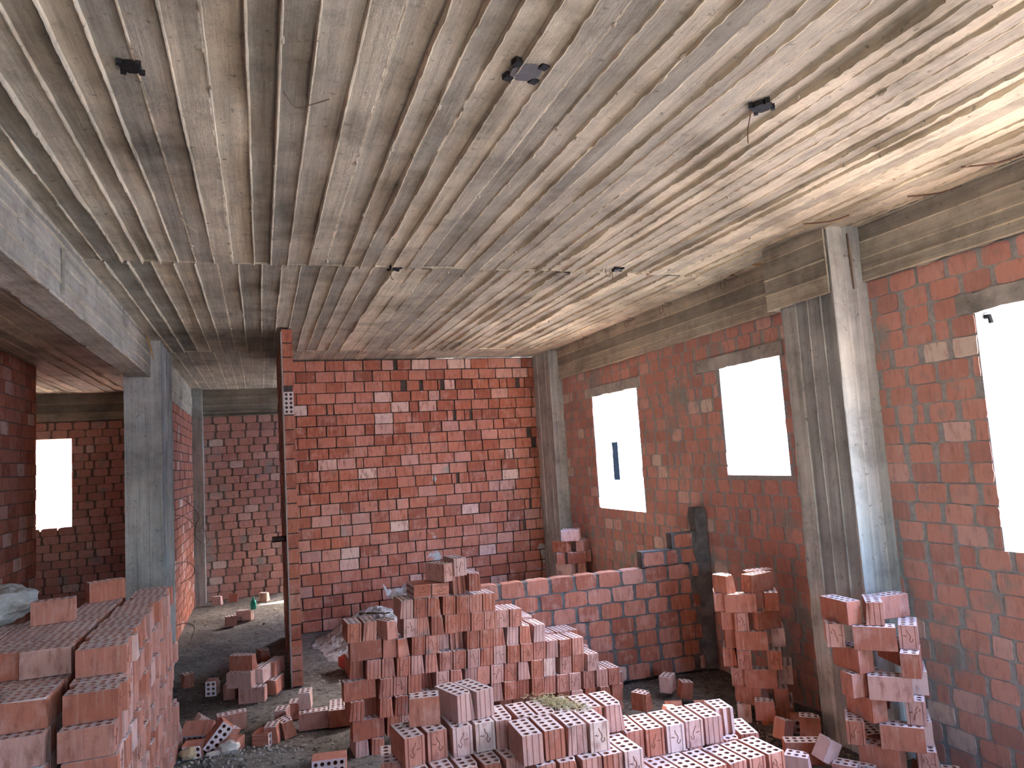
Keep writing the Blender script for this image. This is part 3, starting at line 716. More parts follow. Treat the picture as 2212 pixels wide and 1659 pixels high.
for r, L_ in PILE:
    n = len(L_)
    for i, (x, w_, k) in enumerate(L_):
        z = pile_z(x, r); y = pile_y(x) + brnd.uniform(-0.012, 0.010); yaw = math.atan(0.06) + brnd.uniform(-0.03, 0.03)
        rowname = {8: 'topmost course', 7: 'second course from top', 6: 'third course from top', 5: 'long upper course', 4: 'fifth course up', 3: 'fourth course up', 2: 'third course up', 1: 'second course up', 0: 'low course', -1: 'bottom course'}[r]
        rowname = {5: 'sixth layer', 6: 'seventh layer', 7: 'eighth layer', 8: 'top layer', 4: 'fifth layer', 3: 'fourth layer', 2: 'third layer', 1: 'second layer', 0: 'lowest visible layer', -1: 'ground layer'}[r]
        vis = [q for q in L_ if q[2] != 'back']; pos = ORD[[q[0] for q in L_].index(x)]
        adj = ADJ.get(k, 'recessed brick')
        lab = '%s, %s from left in %s of stepped pile' % (adj, pos, rowname)
        pale = brnd.random() < 0.16
        if k == 'stretch':
            o = place('plain', x - 0.095, y + 0.045, z, yaw - PI / 2, lab, 'bricks of the stepped pile', tilt=(0, 0))
        elif k == 'lying':
            mm = Matrix.Translation((x, y, z + 0.0445)) @ Matrix.Rotation(yaw, 4, 'Z') @ Matrix.Rotation(TI + PI / 2, 4, 'Y') @ Matrix.Translation((0, BL / 2, -BH / 2))
            o = place('st', 0, 0, 0, label=lab, group='bricks of the stepped pile', M_=mm)
        elif k == 'side': o = place('half', x, y + 0.0, z, yaw + 0.35, lab, 'bricks of the stepped pile')
        elif k == 'rot': o = place('st', x + 0.02, y - 0.01, z - 0.020, 0.45, lab, 'bricks of the stepped pile')
        elif k == 'pale': o = place('st', x, y - 0.01, z + 0.012, 0.12, lab, 'bricks of the stepped pile', pale=True)
        elif k == 'back': o = place('rib', x, y + 0.075, z, yaw, lab, 'bricks of the stepped pile')
        elif k == 'broken': o = place('broken', x, y + 0.015, z, yaw, lab, 'bricks of the stepped pile')
        else: o = place(k, x, y, z + (0.022 if r == 7 else 0), yaw, lab, 'bricks of the stepped pile', tilt=(TI + brnd.uniform(-0.006, 0.006), 0), pale=pale)
# second row behind the front one
for bi_, (r, x, dy) in enumerate(((5, 1.53, .0), (5, 1.62, .01), (5, 1.70, .02), (4, 1.70, 0), (3, 1.75, 0), (3, 1.86, .01), (3, 1.96, 0), (3, 2.05, .015), (2, 2.12, 0.0), (0, 2.42, 0.05))):
    if r == 5: r = 4
    place('rib', x + 0.06, pile_y(x) + 0.205 + dy, pile_z(x, r) + (0.012 if r == 4 else 0), math.atan(0.06) + brnd.uniform(-.04, .04), 'perforated brick top behind the front row of stepped pile, %s from left' % ORD[bi_], 'bricks behind the front row of the stepped pile', tilt=(TI, 0))
REST = []
def rest_bricks(mats_list):
    for mm in mats_list: REST.append((PROTO['plain'][0], mm))
inner = []
for r in range(-1, 4):
    x1 = {-1: 2.3, 0: 2.25, 1: 2.15, 2: 2.0, 3: 1.6}[r]; x = 1.56 if r < 4 else 1.5
    while x < x1 - 0.0:
        inner.append(Matrix.Translation((x, pile_y(x) + 0.305, pile_z(x, r))) @ Matrix.Rotation(TI, 4, 'Y')); x += 0.096
rest_bricks(inner)

# ---- the long block of bricks on the left
LH = 0.119; X0 = -0.575; GL = 'bricks of the large stack on the left'
far = []
def lstack_front(layer): return {8: 3.62, 7: 3.38}.get(layer, 3.32)
for layer in range(9):
    y = lstack_front(layer); i = 0
    while y < 5.28:
        i += 1
        j = brnd.uniform(-0.020, 0.020) + (0.012 if brnd.random() < 0.15 else 0) - 0.0015 * (8 - layer) * 0 ; yaw = PI / 2 + brnd.uniform(-0.035, 0.035)
        out = X0 + j + 0.018 * (8 - layer) / 8
        kind = brnd.choice(['rib', 'rib', 'st', 'plain'])
        lab = '%s facing right, %s back in %s layer up, left stack' % ({'rib': 'grooved brick end', 'st': 'stamped brick end', 'plain': 'smooth brick end'}[kind], ORD[i - 1] if i <= 20 else 'last', ORD[layer])
        if y < 4.34 or layer == 8:
            place(kind, out, y + 0.045, layer * LH, yaw, lab, GL, pale=brnd.random() < 0.22)
        else:
            far.append(Matrix.Translation((out - BL / 2, y + 0.045, layer * LH)) @ Matrix.Rotation(yaw, 4, 'Z'))
        y += 0.0915
# other columns of the stack: tops and fronts that show
for col in range(1, 5):
    xr = X0 - col * 0.205 - (0.03 if col == 1 else 0)
    for layer in range(9):
        y = lstack_front(layer) + (0.10 if layer == 8 else 0) + 0.02 * col; i = 0; ymax = 5.0 - (0.25 * (col - 1))
        while y < ymax:
            i += 1
            fr = i <= 1 or (layer == 7 and i <= 4) or (layer == 6 and i <= 2)
            vis = (layer == 8 and y < 4.75) or (fr and layer >= 5)
            yaw = PI / 2 + brnd.uniform(-0.02, 0.02)
            if vis and col <= 3:
                lab = 'brick %s, %s row back, %s layer, %s of left stack' % ('long side' if i == 1 else 'top', ORD[i - 1], ORD[layer], ['', 'second column', 'third column', 'fourth column'][col])
                place(brnd.choice(['rib', 'plain']), xr + brnd.uniform(-0.006, 0.006), y + 0.045, layer * LH, yaw, lab, GL)
            elif layer == 8 or i <= 3 or (layer == 7) or col == 4: 
                if layer >= 0 and (layer > 6 or i <= 2): far.append(Matrix.Translation((xr - BL / 2, y + 0.045, layer * LH)) @ Matrix.Rotation(yaw, 4, 'Z'))
            y += 0.0915
rest_bricks(far)
# loose bricks and a lump of concrete on the stack
zt = 9 * LH
place('plain', -1.125, 4.40, zt, math.radians(8) - PI / 2, 'smooth brick with grey stain lying lengthwise on the left stack', None)
place('plain', -0.985, 4.96, zt, math.radians(26) - PI / 2, 'turned smooth brick lying farther back on top of the left stack', None)
tag(rock('concrete_chunk', (-1.34, 4.62, zt), (0.36, 0.60, 0.19), MCHUNK, 5, sub=5, rough=0.10), 'rounded grey concrete lump resting on the left brick stack at the frame edge', 'rubble')

# ---- the near pile: measured tops
FS = 1.045; GF = 'bricks of the near pile in front'
def fr(kind, x, y, ztop, yaw, label, pale=False):
    return place(kind, x, y, ztop - BH * FS, math.radians(yaw), label, GF, scale=FS, pale=pale)
fr('rib', 1.044, 2.982, .61, -1, 'grooved pale brick at the left front corner of the raised front block', True)
fr('rib', 1.147, 2.990, .61, -1, 'reddish grooved brick, second in the raised front block')
fr('rib', 1.250, 2.990, .61, -1, 'grooved brick with dirty edge, third in the raised front block')
fr('st', 1.350, 2.975, .61, -1, 'stamped brick at the right end of the raised front block')
fr('rib', 0.998, 3.203, .61, -1, 'perforated brick top behind the pale corner brick of the front block')
fr('rib', 1.099, 3.190, .61, -1, 'perforated brick top behind the second brick of the front block')
fr('rib', 1.198, 3.180, .61, -1, 'perforated brick top behind the third brick, left of the straw')
fr('rib', 1.300, 3.165, .61, -1, 'brick covered by straw in the middle of the near pile')
fr('rib', 1.403, 3.150, .61, -1, 'orange grooved brick right of the straw, second row of near pile')
fr('rib', 1.508, 3.135, .61, -1, 'tall lavender-topped brick standing at the right end of the second row', True)
for i, (x, y, k) in enumerate([(1.090, 2.965, 'rib'), (1.190, 2.950, 'rib'), (1.288, 2.935, 'rib'), (1.382, 2.928, 'rib'), (1.479, 2.922, 'st')]):
    fr(k, x, y, .488, 1, 'brick under the raised front block, %s from left at the bottom edge' % ORD[i])
for i, (x, y, k) in enumerate([(1.16, 3.165, 'rib'), (1.26, 3.155, 'rib'), (1.36, 3.15, 'rib'), (1.46, 3.13, 'rib'), (1.565, 3.12, 'rib')]):
    pass
for x, y, k, l in [(1.584, 3.109, 'rib', 'grooved brick beside the tall pale brick, start of right-hand row'), (1.680, 3.090, 'st', 'stamped orange-red brick, second in the right-hand row'), (1.783, 3.083, 'st', 'stamped lavender brick, third in the right-hand row'),
                   (1.890, 3.090, 'st', 'stamped mauve brick, fourth in the right-hand row'), (1.992, 3.086, 'rib', 'pale grey grooved brick, fifth in the right-hand row')]:
    fr(k, x, y, .488, -4, l, pale=('grey' in l or 'lavender' in l))
fr('broken', 2.097, 3.105, .488, -8, 'broken brick with open vertical channels ending the right-hand row')
fr('rib', 2.205, 3.109, .366, -14, 'low pinkish brick behind the broken brick')
for i, (x, y, k) in enumerate([(1.56, 2.89, 'rib'), (1.66, 2.885, 'rib'), (1.76, 2.88, 'st'), (1.861, 2.873, 'rib'), (1.965, 2.873, 'rib'), (2.066, 2.873, 'st'), (2.171, 2.875, 'st')]):
    fr(k, x, y, .366, 4, 'perforated brick, %s from left in the lowest front row at the right' % ORD[i])
for i, x in enumerate([1.60, 1.70, 1.80, 1.90, 2.0, 2.1]):
    fr('rib', x, 3.09, .366, -3, 'brick under the right-hand row, %s from left' % ORD[i])
fr('threeq', 0.553, 3.372, .732, -101, 'broken brick with smooth side standing upper left on the near pile')
fr('rib', 0.838, 3.262, .732, 17, 'pink grooved brick standing on top of the near pile', True)
fr('rib', 0.930, 3.270, .732, 17, 'pink grooved brick at the top right corner of the near pile', True)
fr('st', 0.589, 3.205, .61, 8, 'bright stamped brick at the left end of the near pile')
fr('st', 0.692, 3.225, .61, 6, 'deep red stamped brick, second from left in the near pile')
fr('st', 0.803, 3.213, .61, 3, 'plum stamped brick under the top pair of the near pile')
fr('st', 0.906, 3.214, .61, 1, 'half-shaded dusty stamped brick under the top right brick')
for i, (x, y) in enumerate([(0.50, 3.30), (0.60, 3.12), (0.70, 3.10), (0.80, 3.09), (0.90, 3.08), (1.0, 3.09)]):
    fr('rib', x, y, .488, 4 if i else -8, 'shaded brick top below the near pile front, %s from left' % ORD[i])
# ---- hidden courses that carry the near pile
core = []
for lay, ztop in ((3, .366), (2, .244), (1, .122)):
    for x in [0.52 + 0.099 * k for k in range(17)]:
        for y in (3.02, 3.225):
            if lay == 3 and x > 1.5: continue
            core.append(Matrix.Translation((x, y + 0.09, ztop - BH * FS)) @ Matrix.Scale(FS, 4))
rest_bricks(core)
# straw
bm = bmesh.new()
for _ in range(520):
    cx, cy = brnd.gauss(1.29, 0.035), brnd.gauss(3.27, 0.07); cx -= (cy - 3.27) * 0.45; a = brnd.uniform(0, PI); l = brnd.uniform(0.008, 0.026); z = 0.612 + abs(brnd.gauss(0, 0.006))
    d = Vector((math.cos(a) * l, math.sin(a) * l, brnd.uniform(-0.3, 0.5) * l)); p = Vector((cx, cy, z))
    tube(bm, [p - d / 2, p + Vector((0, 0, 0.003)), p + d / 2], 0.0014, 3)
o = tag(link_mesh('straw', bm, MSTRAW), 'yellowish straw and shavings spilled over bricks in the near pile', 'straw'); o['kind'] = 'stuff'

# ---- three crib towers of bricks. Local frame: r to the right of the line of sight, d away from the camera
def tower(px, py, name, layers, scale=1.0, zb=0.0, h=0.1178):
    v = Vector((px, py, 0)).normalized(); rt = Vector((v.y, -v.x, 0)); base = math.atan2(rt.y, rt.x)
    for li, L_ in layers:
        for bi, (r_, d_, yaw, kind) in enumerate(L_):
            p = Vector((px, py, 0)) + rt * r_ + v * d_
            word = {('S'): 'lengthwise brick', ('st'): 'stamped brick end', ('rib'): 'grooved brick', ('plain'): 'smooth brick', ('half'): 'half brick'}[kind]
            lab = '%s, %s, %s layer down of %s' % (word, (['left', 'right'] if len(L_) == 2 else ['left', 'middle', 'right', 'rear'])[bi], ORD[7 - li], name)
            a = base + math.radians(yaw)
            kk = 'plain' if kind == 'S' else kind
            if kind == 'S':   # r_,d_ = middle of the visible long side
                q = p - Vector((math.cos(a), math.sin(a), 0)) * (BL / 2) + Vector((-math.sin(a), math.cos(a), 0)) * (BWD / 2)
                place('plain', q.x, q.y, zb + li * h, a - PI / 2, lab, 'bricks of the ' + name, scale=scale)
            elif isinstance(kind, str):
                place(kk, p.x, p.y, zb + li * h, a, lab, 'bricks of the ' + name, scale=scale)
def corner(r_, side, deg):
    """front arris at r_: returns the middle of the front end for a brick turned by deg"""
    a = math.radians(deg); s = 1 if side == 'R' else -1
    return r_ + s * math.cos(a) * BWD / 2, s * math.sin(a) * BWD / 2
def A(r_, deg, kind='rib', side='R', d=0.0):
    x, y = corner(r_, side, deg); return (x, y + d, deg, kind)
tower(2.86, 2.93, 'brick tower by the near window wall', [
    (7, [A(-.113, 42, 'plain'), (.01, .02, 3, 'rib'), (.0, .17, -50, 'rib')]),
    (6, [(-.180, .03, 6, 'st'), (.0, .0, 0, 'S'), (.150, .06, -4, 'st')]),
    (5, [A(-.084, 40, 'plain'), A(.100, -6, 'plain', 'R', -.01), (.14, .2, 30, 'rib')]),
    (4, [(-.150, .02, -50, 'plain'), (.045, -.01, 1, 'S'), (.175, .12, 0, 'plain')]),
    (3, [A(-.046, 38, 'plain'), (.145, .03, -4, 'st'), (.0, .22, 30, 'rib')]),
    (2, [(-.132, .02, 3, 'st'), (.075, .0, -1, 'S'), (.17, .10, 0, 'plain')]),
    (1, [A(.05, 68, 'plain'), (.174, .03, 0, 'st'), (-.05, .2, 20, 'rib')]),
    (0, [(-.06, .03, 0, 'plain'), (.10, .0, 2, 'S'), (.19, .13, 0, 'rib')])], zb=-0.005)
tower(2.955, 4.03, 'brick tower in front of the low wall', [
    (7, [A(-.142, 48, 'half'), A(.02, -42, 'st', 'L', .01), (-.03, .2, -60, 'rib')]),
    (6, [(-.185, .04, 4, 'plain'), (-.062, .0, 3, 'S'), (.130, .05, 2, 'plain')]),
    (5, [(-.150, .04, 10, 'plain'), (-.066, .0, 0, 'st'), A(.035, -48, 'plain', 'L', .01)]),
    (4, [(-.135, .05, 5, 'plain'), (-.015, .0, 3, 'S'), (.150, .09, 0, 'plain')]),
    (3, [(-.160, .05, 0, 'rib'), (-.07, -.01, 2, 'st'), (.114, .0, -2, 'st')]),
    (2, [(-.118, .03, -4, 'st'), (.02, .0, -2, 'S'), (.175, .10, -3, 'plain')]),
    (1, [A(.01, 55, 'plain'), (.135, .01, 2, 'plain'), (.02, .22, 0, 'rib')]),
    (0, [(-.10, .06, 0, 'plain'), (.10, .02, 0, 'S'), (.17, .13, 0, 'rib')])], zb=-0.03)
tower(3.12, 7.33, 'small brick tower by the far corner column', [
    (7, [(.02, .0, 0, 'S'), (.04, .13, 2, 'S')]),
    (6, [A(-.03, 52, 'plain'), A(.155, -22, 'plain', 'L', .01), (.14, .2, 0, 'rib')]),
    (5, [(-.097, .02, 2, 'plain'), (.075, .0, -3, 'S'), (.19, .1, 0, 'plain')]),
    (4, [A(.01, 60, 'plain'), (.125, .01, 0, 'plain'), (.0, .2, 0, 'rib')]),
    (3, [(-.09, .02, 0, 'plain'), (.07, .0, 0, 'S'), (.16, .1, 0, 'plain')]),
    (2, [A(.01, 55, 'plain'), (.125, .01, 0, 'plain')]), (1, [(-.09, .02, 0, 'plain'), (.07, .0, 0, 'S')]), (0, [A(.01, 60, 'plain'), (.125, .01, 0, 'plain')])], zb=-0.02, h=0.1195)

o = place('plain', 0, 0, 0, label='brick set upright in the partition edge showing its ten holes', M_=Matrix.Translation((0.2385, 6.42, 2.34)) @ Matrix.Rotation(PI / 2, 4, 'Y') @ Matrix.Rotation(PI / 2, 4, 'X') @ Matrix.Rotation(PI / 2, 4, 'Z') @ Matrix.Translation((0, 0, -BH)))
PBRICK = o
# ---- small heap in the corridor mouth
GC = 'bricks of the small heap beside the partition'
R_ = math.radians
def put(kind, x, y, z, yaw, label, group=None, tilt=(0, 0), pale=False): return place(kind, x, y, z, R_(yaw), label, group, tilt=(R_(tilt[0]), R_(tilt[1])), pale=pale)
put('plain', -0.20, 6.24, 0.0, -103, 'stained brick lying lengthwise at the base of the corridor heap', GC)
put('plain', -0.285, 6.36, 0.0, -10, 'brick end at the left foot of the corridor heap', GC)
put('rib', 0.03, 6.31, 0.0, -20, 'brick receding at the right foot of the corridor heap', GC)
put('plain', -0.28, 6.29, 0.1165, -112, 'weathered pale brick on the left of the corridor heap', GC, pale=True)
put('rib', -0.065, 6.26, 0.1165, -22, 'brick on the right of the corridor heap', GC)
put('rib', 0.025, 6.40, 0.1165, -24, 'dusty back brick on the right of the corridor heap', GC)
put('rib', -0.085, 6.26, 0.233, 62, 'single brick crowning the small corridor heap', GC)
put('half', -0.42, 6.42, 0.0, -12, 'small brick piece with dark holes left of the corridor heap', None, tilt=(0, -90)).location.z = 0.09
put('half', 0.06, 6.75, 0.0, 30, 'dim half brick behind the corridor heap by the partition')
put('rib', -0.02, 6.86, 0.0, 70, 'dim brick in the dark behind the corridor heap')
put('half', 0.0, 6.86, 0.1165, 20, 'dim half brick on another in the dark behind the heap')
put('quarter', -0.62, 6.9, 0.0, 20, 'dim brick fragment against the corridor side wall')

# ---- low scattered row between the left stack and the stepped pile
def flat(kind, x, y, z, yaw, label, tiltx=90, pale=False, ty=0):
    """brick tipped over so that its perforated face looks at the camera"""
    hy = {'half': .3, 'quarter': .2}.get(kind, .5) * BL
    mm = Matrix.Translation((x, y, z)) @ Matrix.Rotation(R_(yaw), 4, 'Z') @ Matrix.Rotation(R_(ty), 4, 'Y') @ Matrix.Rotation(R_(tiltx), 4, 'X') @ Matrix.Rotation(PI / 2, 4, 'Z') @ Matrix.Translation((0, 0, -0))
    o = place(kind, 0, 0, 0, label=label, M_=mm); return o
flat('plain', 0.345, 4.66, 0.045, -9, 'lone brick on the floor showing its ten holes, bottom left of centre')
flat('half', -0.445, 5.30, 0.045, -6, 'tipped brick showing six holes, left end of the scattered row')
flat('plain', -0.325, 5.36, 0.085, 10, 'brick leaning diagonally with its holes facing out in the scattered row', ty=-48)
flat('quarter', -0.18, 5.25, 0.045, -25, 'small brick piece with two holes in the scattered row')
put('plain', -0.335, 5.63, 0.0, -83, 'upright brick with perforated top lying lengthwise in the scattered row')
place('plain', 0, 0, 0, label='tilted grooved brick slumped at the left of the scattered row', M_=Matrix.Translation((-0.44, 5.47, 0.07)) @ Matrix.Rotation(R_(70), 4, 'Z') @ Matrix.Rotation(R_(55), 4, 'Y') @ Matrix.Translation((0, 0, -0.05)))
put('rib', -0.575, 5.42, 0.0, 10, 'brick standing close to the left stack in the scattered row')
flat('half', -0.075, 5.27, 0.045, 62, 'brick turned sideways with holes showing in the scattered row', ty=0)
put('half', 0.02, 5.20, 0.0, -14, 'blocky brick with dusty top, middle of the scattered row', tilt=(-4, 0))
put('half', 0.145, 5.27, 0.0, 20, 'blocky brick tilted beside the dusty one in the scattered row', tilt=(-10, 0))
put('half', 0.085, 5.50, 0.0, -12, 'dull red brick behind the blocky pair')
put('half', 0.185, 5.62, 0.0, -10, 'orange brick with perforated top behind the scattered row')
put('rib', 0.20, 5.40, 0.0, -96, 'dark shaded brick lying lengthwise right of the scattered row')
put('half', 0.245, 5.42, 0.1165, -8, 'brick piece standing upright on the scattered row')
put('rib', 0.40, 5.36, 0.0, -100, 'dark brick lengthwise beside the stepped pile')
put('rib', 0.445, 5.36, 0.0, -6, 'narrow brick end close left of the stepped pile')
put('rib', 0.545, 5.38, 0.0, -4, 'narrow brick end touching the stepped pile at left')
put('quarter', -0.25, 5.32, 0.0, 40, 'small broken brick shard in the scattered row', tilt=(25, 10))
put('quarter', -0.47, 5.62, 0.02, 20, 'broken pink brick shard lying behind the slumped brick', tilt=(40, 0))
# ---- rubble around the right-hand towers
put('rib', 2.62, 3.40, 0.05, -118, 'lone upright brick with perforated top between near pile and towers')
put('half', 2.52, 3.08, 0.10, 38, 'half brick with torn top at the bottom right', pale=True)
put('quarter', 2.68, 3.14, 0.12, 10, 'curved pale brick shard beside the torn half brick', tilt=(30, 10), pale=True)
place('plain', 0, 0, 0, label='perforated brick lying at the bottom right edge, nearer one', M_=Matrix.Translation((2.80, 2.94, 0.02)) @ Matrix.Rotation(R_(35), 4, 'Z'))
place('plain', 0, 0, 0, label='perforated brick lying at the bottom right edge, farther one', M_=Matrix.Translation((2.77, 3.06, 0.02)) @ Matrix.Rotation(R_(35), 4, 'Z'))
place('broken', 0, 0, 0, label='broken ribbed brick piece lying in front of the shards', M_=Matrix.Translation((2.62, 2.96, 0.06)) @ Matrix.Rotation(R_(60), 4, 'Z') @ Matrix.Rotation(R_(80), 4, 'Y'))
flat('half', 2.93, 3.95, 0.05, -38, 'orange brick piece leaning on its side before the middle tower', tiltx=0)
flat('half', 3.02, 3.66, 0.03, -40, 'dusty brick piece lying near the wide column foot', tiltx=0)
flat('half', 3.10, 3.84, 0.05, -30, 'orange broken brick with holes by the wide column foot')
flat('half', 2.55, 4.42, 0.045, -20, 'orange brick with holes left of the middle tower')
put('half', 2.45, 4.55, 0.0, 30, 'half brick standing left of the middle tower')
flat('quarter', 2.70, 4.33, 0.05, -20, 'small brick piece with two holes before the middle tower')
put('quarter', 2.78, 4.62, 0.0, -10, 'dusty fragment behind the middle tower', tilt=(10, 0))
put('half', 2.72, 4.80, 0.0, -50, 'brick piece on the dim floor left of the middle tower')
for k_, w_ in enumerate(('lowest', 'middle', 'top')):
    if k_ == 2: put('half', 2.14, 3.66, k_ * 0.1165 - 0.04, 20, 'sunlit half brick glaring behind the near pile', tilt=(14, 10)); continue
    put('plain', 1.86, 3.545, k_ * 0.1165, -80, '%s of two perforated bricks stacked behind the right-hand row' % w_)
    put('plain', 1.865, 3.64, k_ * 0.1165 + .001, -80, '%s of two bricks in the rear stack behind the right-hand row' % w_)
    put('plain', 2.145, 3.64, k_ * 0.1165 - 0.04, -6, '%s brick under the sunlit half brick behind the near pile' % w_)
put('quarter', 2.90, 3.72, 0.0, 15, 'small brown fragment among rubble before the wide column', tilt=(20, 0))
put('quarter', 3.12, 2.93, 0.0, 15, 'dim brick fragment right of the near tower foot', tilt=(15, 0))
put('half', 3.22, 2.80, 0.0, 50, 'dim brick piece against the window wall at lower right')
put('half', -0.55, 10.9, 0.0, 70, 'small brick piece at the foot of the corridor end wall')
put('half', -0.35, 11.0, 0.0, 85, 'second brick piece at the foot of the corridor end wall', tilt=(8, 0))
put('half', 0.05, 10.75, 0.0, 60, 'brick piece lying in the sunny patch of the corridor')
put('rib', -0.14, 9.55, 0.0, 60, 'dark brick on the corridor floor with a green bottle on it')
put('half', -0.32, 9.35, 0.0, 100, 'dim half brick beside the bottle brick in the corridor')

# ==================================================================== SMALL THINGS
bt = empty('bottle', (-0.13, 9.60, 0.1165), 'small green plastic bottle on a brick in the corridor', 'bottle')
bm = bmesh.new(); pr = [(0.001, 0), (.034, 0), (.036, .01), (.036, .075), (.030, .095), (.013, .112), (.012, .125), (0.001, .126)]
def lathe(bm, pr, seg=14):
    prev = None
    for r_, z in pr:
        ring = [bm.verts.new((r_ * math.cos(2 * PI * k / seg), r_ * math.sin(2 * PI * k / seg), z)) for k in range(seg)]
        if prev:
            for k in range(seg): bm.faces.new([prev[k], prev[(k + 1) % seg], ring[(k + 1) % seg], ring[k]])
        prev = ring
lathe(bm, pr); link_mesh('body', bm, MGREEN, bt, smooth=True)
bm = bmesh.new(); lathe(bm, [(0.001, .124), (.015, .124), (.015, .142), (.001, .143)]); link_mesh('cap', bm, MGREEN, bt)
# ceiling boxes
def junction(x, y, label, a, R=0.052, big=True):
    g = empty('junction_box', (x, y, 2.992), label, 'box', rz=a)
    bm = bmesh.new(); lathe(bm, [(0.001, -0.004), (R, -0.004), (R * 1.02, 0.0), (R * 1.02, 0.02)], 8); link_mesh('cover', bm, MGRYM if big else MBLACK, g)
    bm = bmesh.new()
    for k in range(4):
        q = k * PI / 2 + 0.5; c = Vector((math.cos(q), math.sin(q), 0)) * (R * 1.2); s = 0.014 if R > 0.05 else 0.008
        box(bm, (c.x - s, c.y - s, -0.0065), (c.x + s, c.y + s, 0.02))
    link_mesh('lug', bm, MBLACK, g)
    return g
junction(0.83, 2.037, 'large dark grey octagonal junction box set in the middle of the ceiling', 0.3)
junction(1.771, 2.079, 'black junction box with hanging wires at the upper right ceiling', 0.9, 0.036, False)
junction(-0.333, 2.273, 'half-buried black junction box at the upper left ceiling', 0.2, 0.030, False)
junction(0.827, 4.431, 'small black junction box on the ceiling board seam left of centre', 0.4, 0.035, False)
junction(2.333, 4.301, 'small black junction box on the ceiling board seam at right', 0.1, 0.03, False)
def wire(pts, label, r=0.0022, mat=None, name='wire', grp=None):
    bm = bmesh.new(); n = []
    P_ = [Vector(p) for p in pts]
    for i in range(len(P_) - 1):
        for t_ in (0, .33, .66):
            p0, p1, p2, p3 = P_[max(i - 1, 0)], P_[i], P_[i + 1], P_[min(i + 2, len(P_) - 1)]
            n.append(0.5 * ((2 * p1) + (p2 - p0) * t_ + (2 * p0 - 5 * p1 + 4 * p2 - p3) * t_ * t_ + (3 * p1 - p0 - 3 * p2 + p3) * t_ ** 3))
    n.append(P_[-1]); tube(bm, n, r, 5)
    return tag(link_mesh(name, bm, mat or MRUST), label, 'wire', grp)
wire([(1.745, 2.10, 3.0), (1.742, 2.13, 2.93), (1.745, 2.14, 2.88)], 'thin rusty wire hanging straight down by the upper right junction box')
wire([(2.24, 4.30, 3.0), (2.24, 4.30, 2.95), (2.27, 4.30, 2.945), (2.27, 4.30, 2.985)], 'little wire loop hanging at the right ceiling seam')
wire([(2.30, 4.33, 3.0), (2.30, 4.33, 2.93)], 'short wire hanging next to the seam junction box at right')
wire([(0.82, 4.47, 3.0), (0.81, 4.48, 2.955), (0.825, 4.47, 2.93)], 'short pinkish wire below the seam junction box left of centre')
wire([(0.10, 2.32, 2.99), (0.14, 2.37, 2.965), (0.19, 2.36, 2.975), (0.245, 2.33, 2.985)], 'thin twig-like wire curling below the ceiling left of centre', 0.002, MDW)
wire([(-0.33, 3.62, 2.99), (-0.29, 3.68, 2.965), (-0.265, 3.80, 2.975)], 'pale thin wire curling from a ceiling joint at left', 0.0018, MSTRAW)
for i, (y, l_) in enumerate([(6.9, 'farthest'), (5.9, 'second farthest'), (5.25, 'middle'), (4.35, 'nearest')]):
    wire([(3.30, y + 0.10, 2.985), (3.27, y + 0.02, 2.955), (3.30, y - 0.05, 2.965), (3.25, y - 0.02, 2.98)], '%s of four bent tie wires along the ceiling edge above the right beam' % l_, 0.0028)
    wire([(3.345, y + 0.22, 3.0), (3.345, y + 0.22, 2.94), (3.345, y + 0.17, 2.94), (3.345, y + 0.17, 2.99)], '%s of four square wire staples above the right beam' % l_, 0.002)
for i, (x, y, l_) in enumerate([(3.05, 3.10, 'beside the wide column head'), (3.30, 2.62, 'over the near beam'), (3.22, 2.25, 'at the right frame edge')]):
    wire([(x - 0.10, y + 0.12, 2.985), (x, y + 0.02, 2.972), (x + 0.06, y - 0.06, 2.985)], 'dark bent rod end sticking from the ceiling %s' % l_, 0.0045)
wire([(-0.83, 8.02, 1.55), (-0.76, 8.2, 1.54), (-0.68, 8.5, 1.42), (-0.66, 8.8, 1.30), (-0.70, 8.95, 1.24), (-0.72, 9.0, 1.10), (-0.64, 9.3, 0.97), (-0.60, 9.4, 1.02)], 'upper looping rusty wire coming out of the corridor side wall', 0.004)
wire([(-0.88, 8.05, 1.40), (-0.76, 8.3, 1.36), (-0.68, 8.7, 1.22), (-0.63, 9.1, 1.16), (-0.62, 9.2, 1.04)], 'second rusty wire crossing the upper loop by the corridor wall', 0.004)
wire([(-0.83, 7.9, 0.92), (-0.74, 8.1, 0.92), (-0.68, 8.3, 0.84), (-0.70, 8.35, 0.74), (-0.80, 8.2, 0.70)], 'middle rusty wire hook beside the grey left column', 0.004)
wire([(-0.85, 8.0, 0.32), (-0.74, 8.1, 0.32), (-0.68, 8.25, 0.24), (-0.72, 8.3, 0.12)], 'lowest rusty wire hook at the foot of the corridor wall', 0.004)
bm = bmesh.new(); tube(bm, [(3.47, 2.63, 2.325), (3.47, 2.585, 2.325), (3.47, 2.58, 2.29)], 0.012, 6); tag(link_mesh('steel_stub', bm, MBLACK), 'short dark steel stub at the upper corner of the large near window', 'stub')
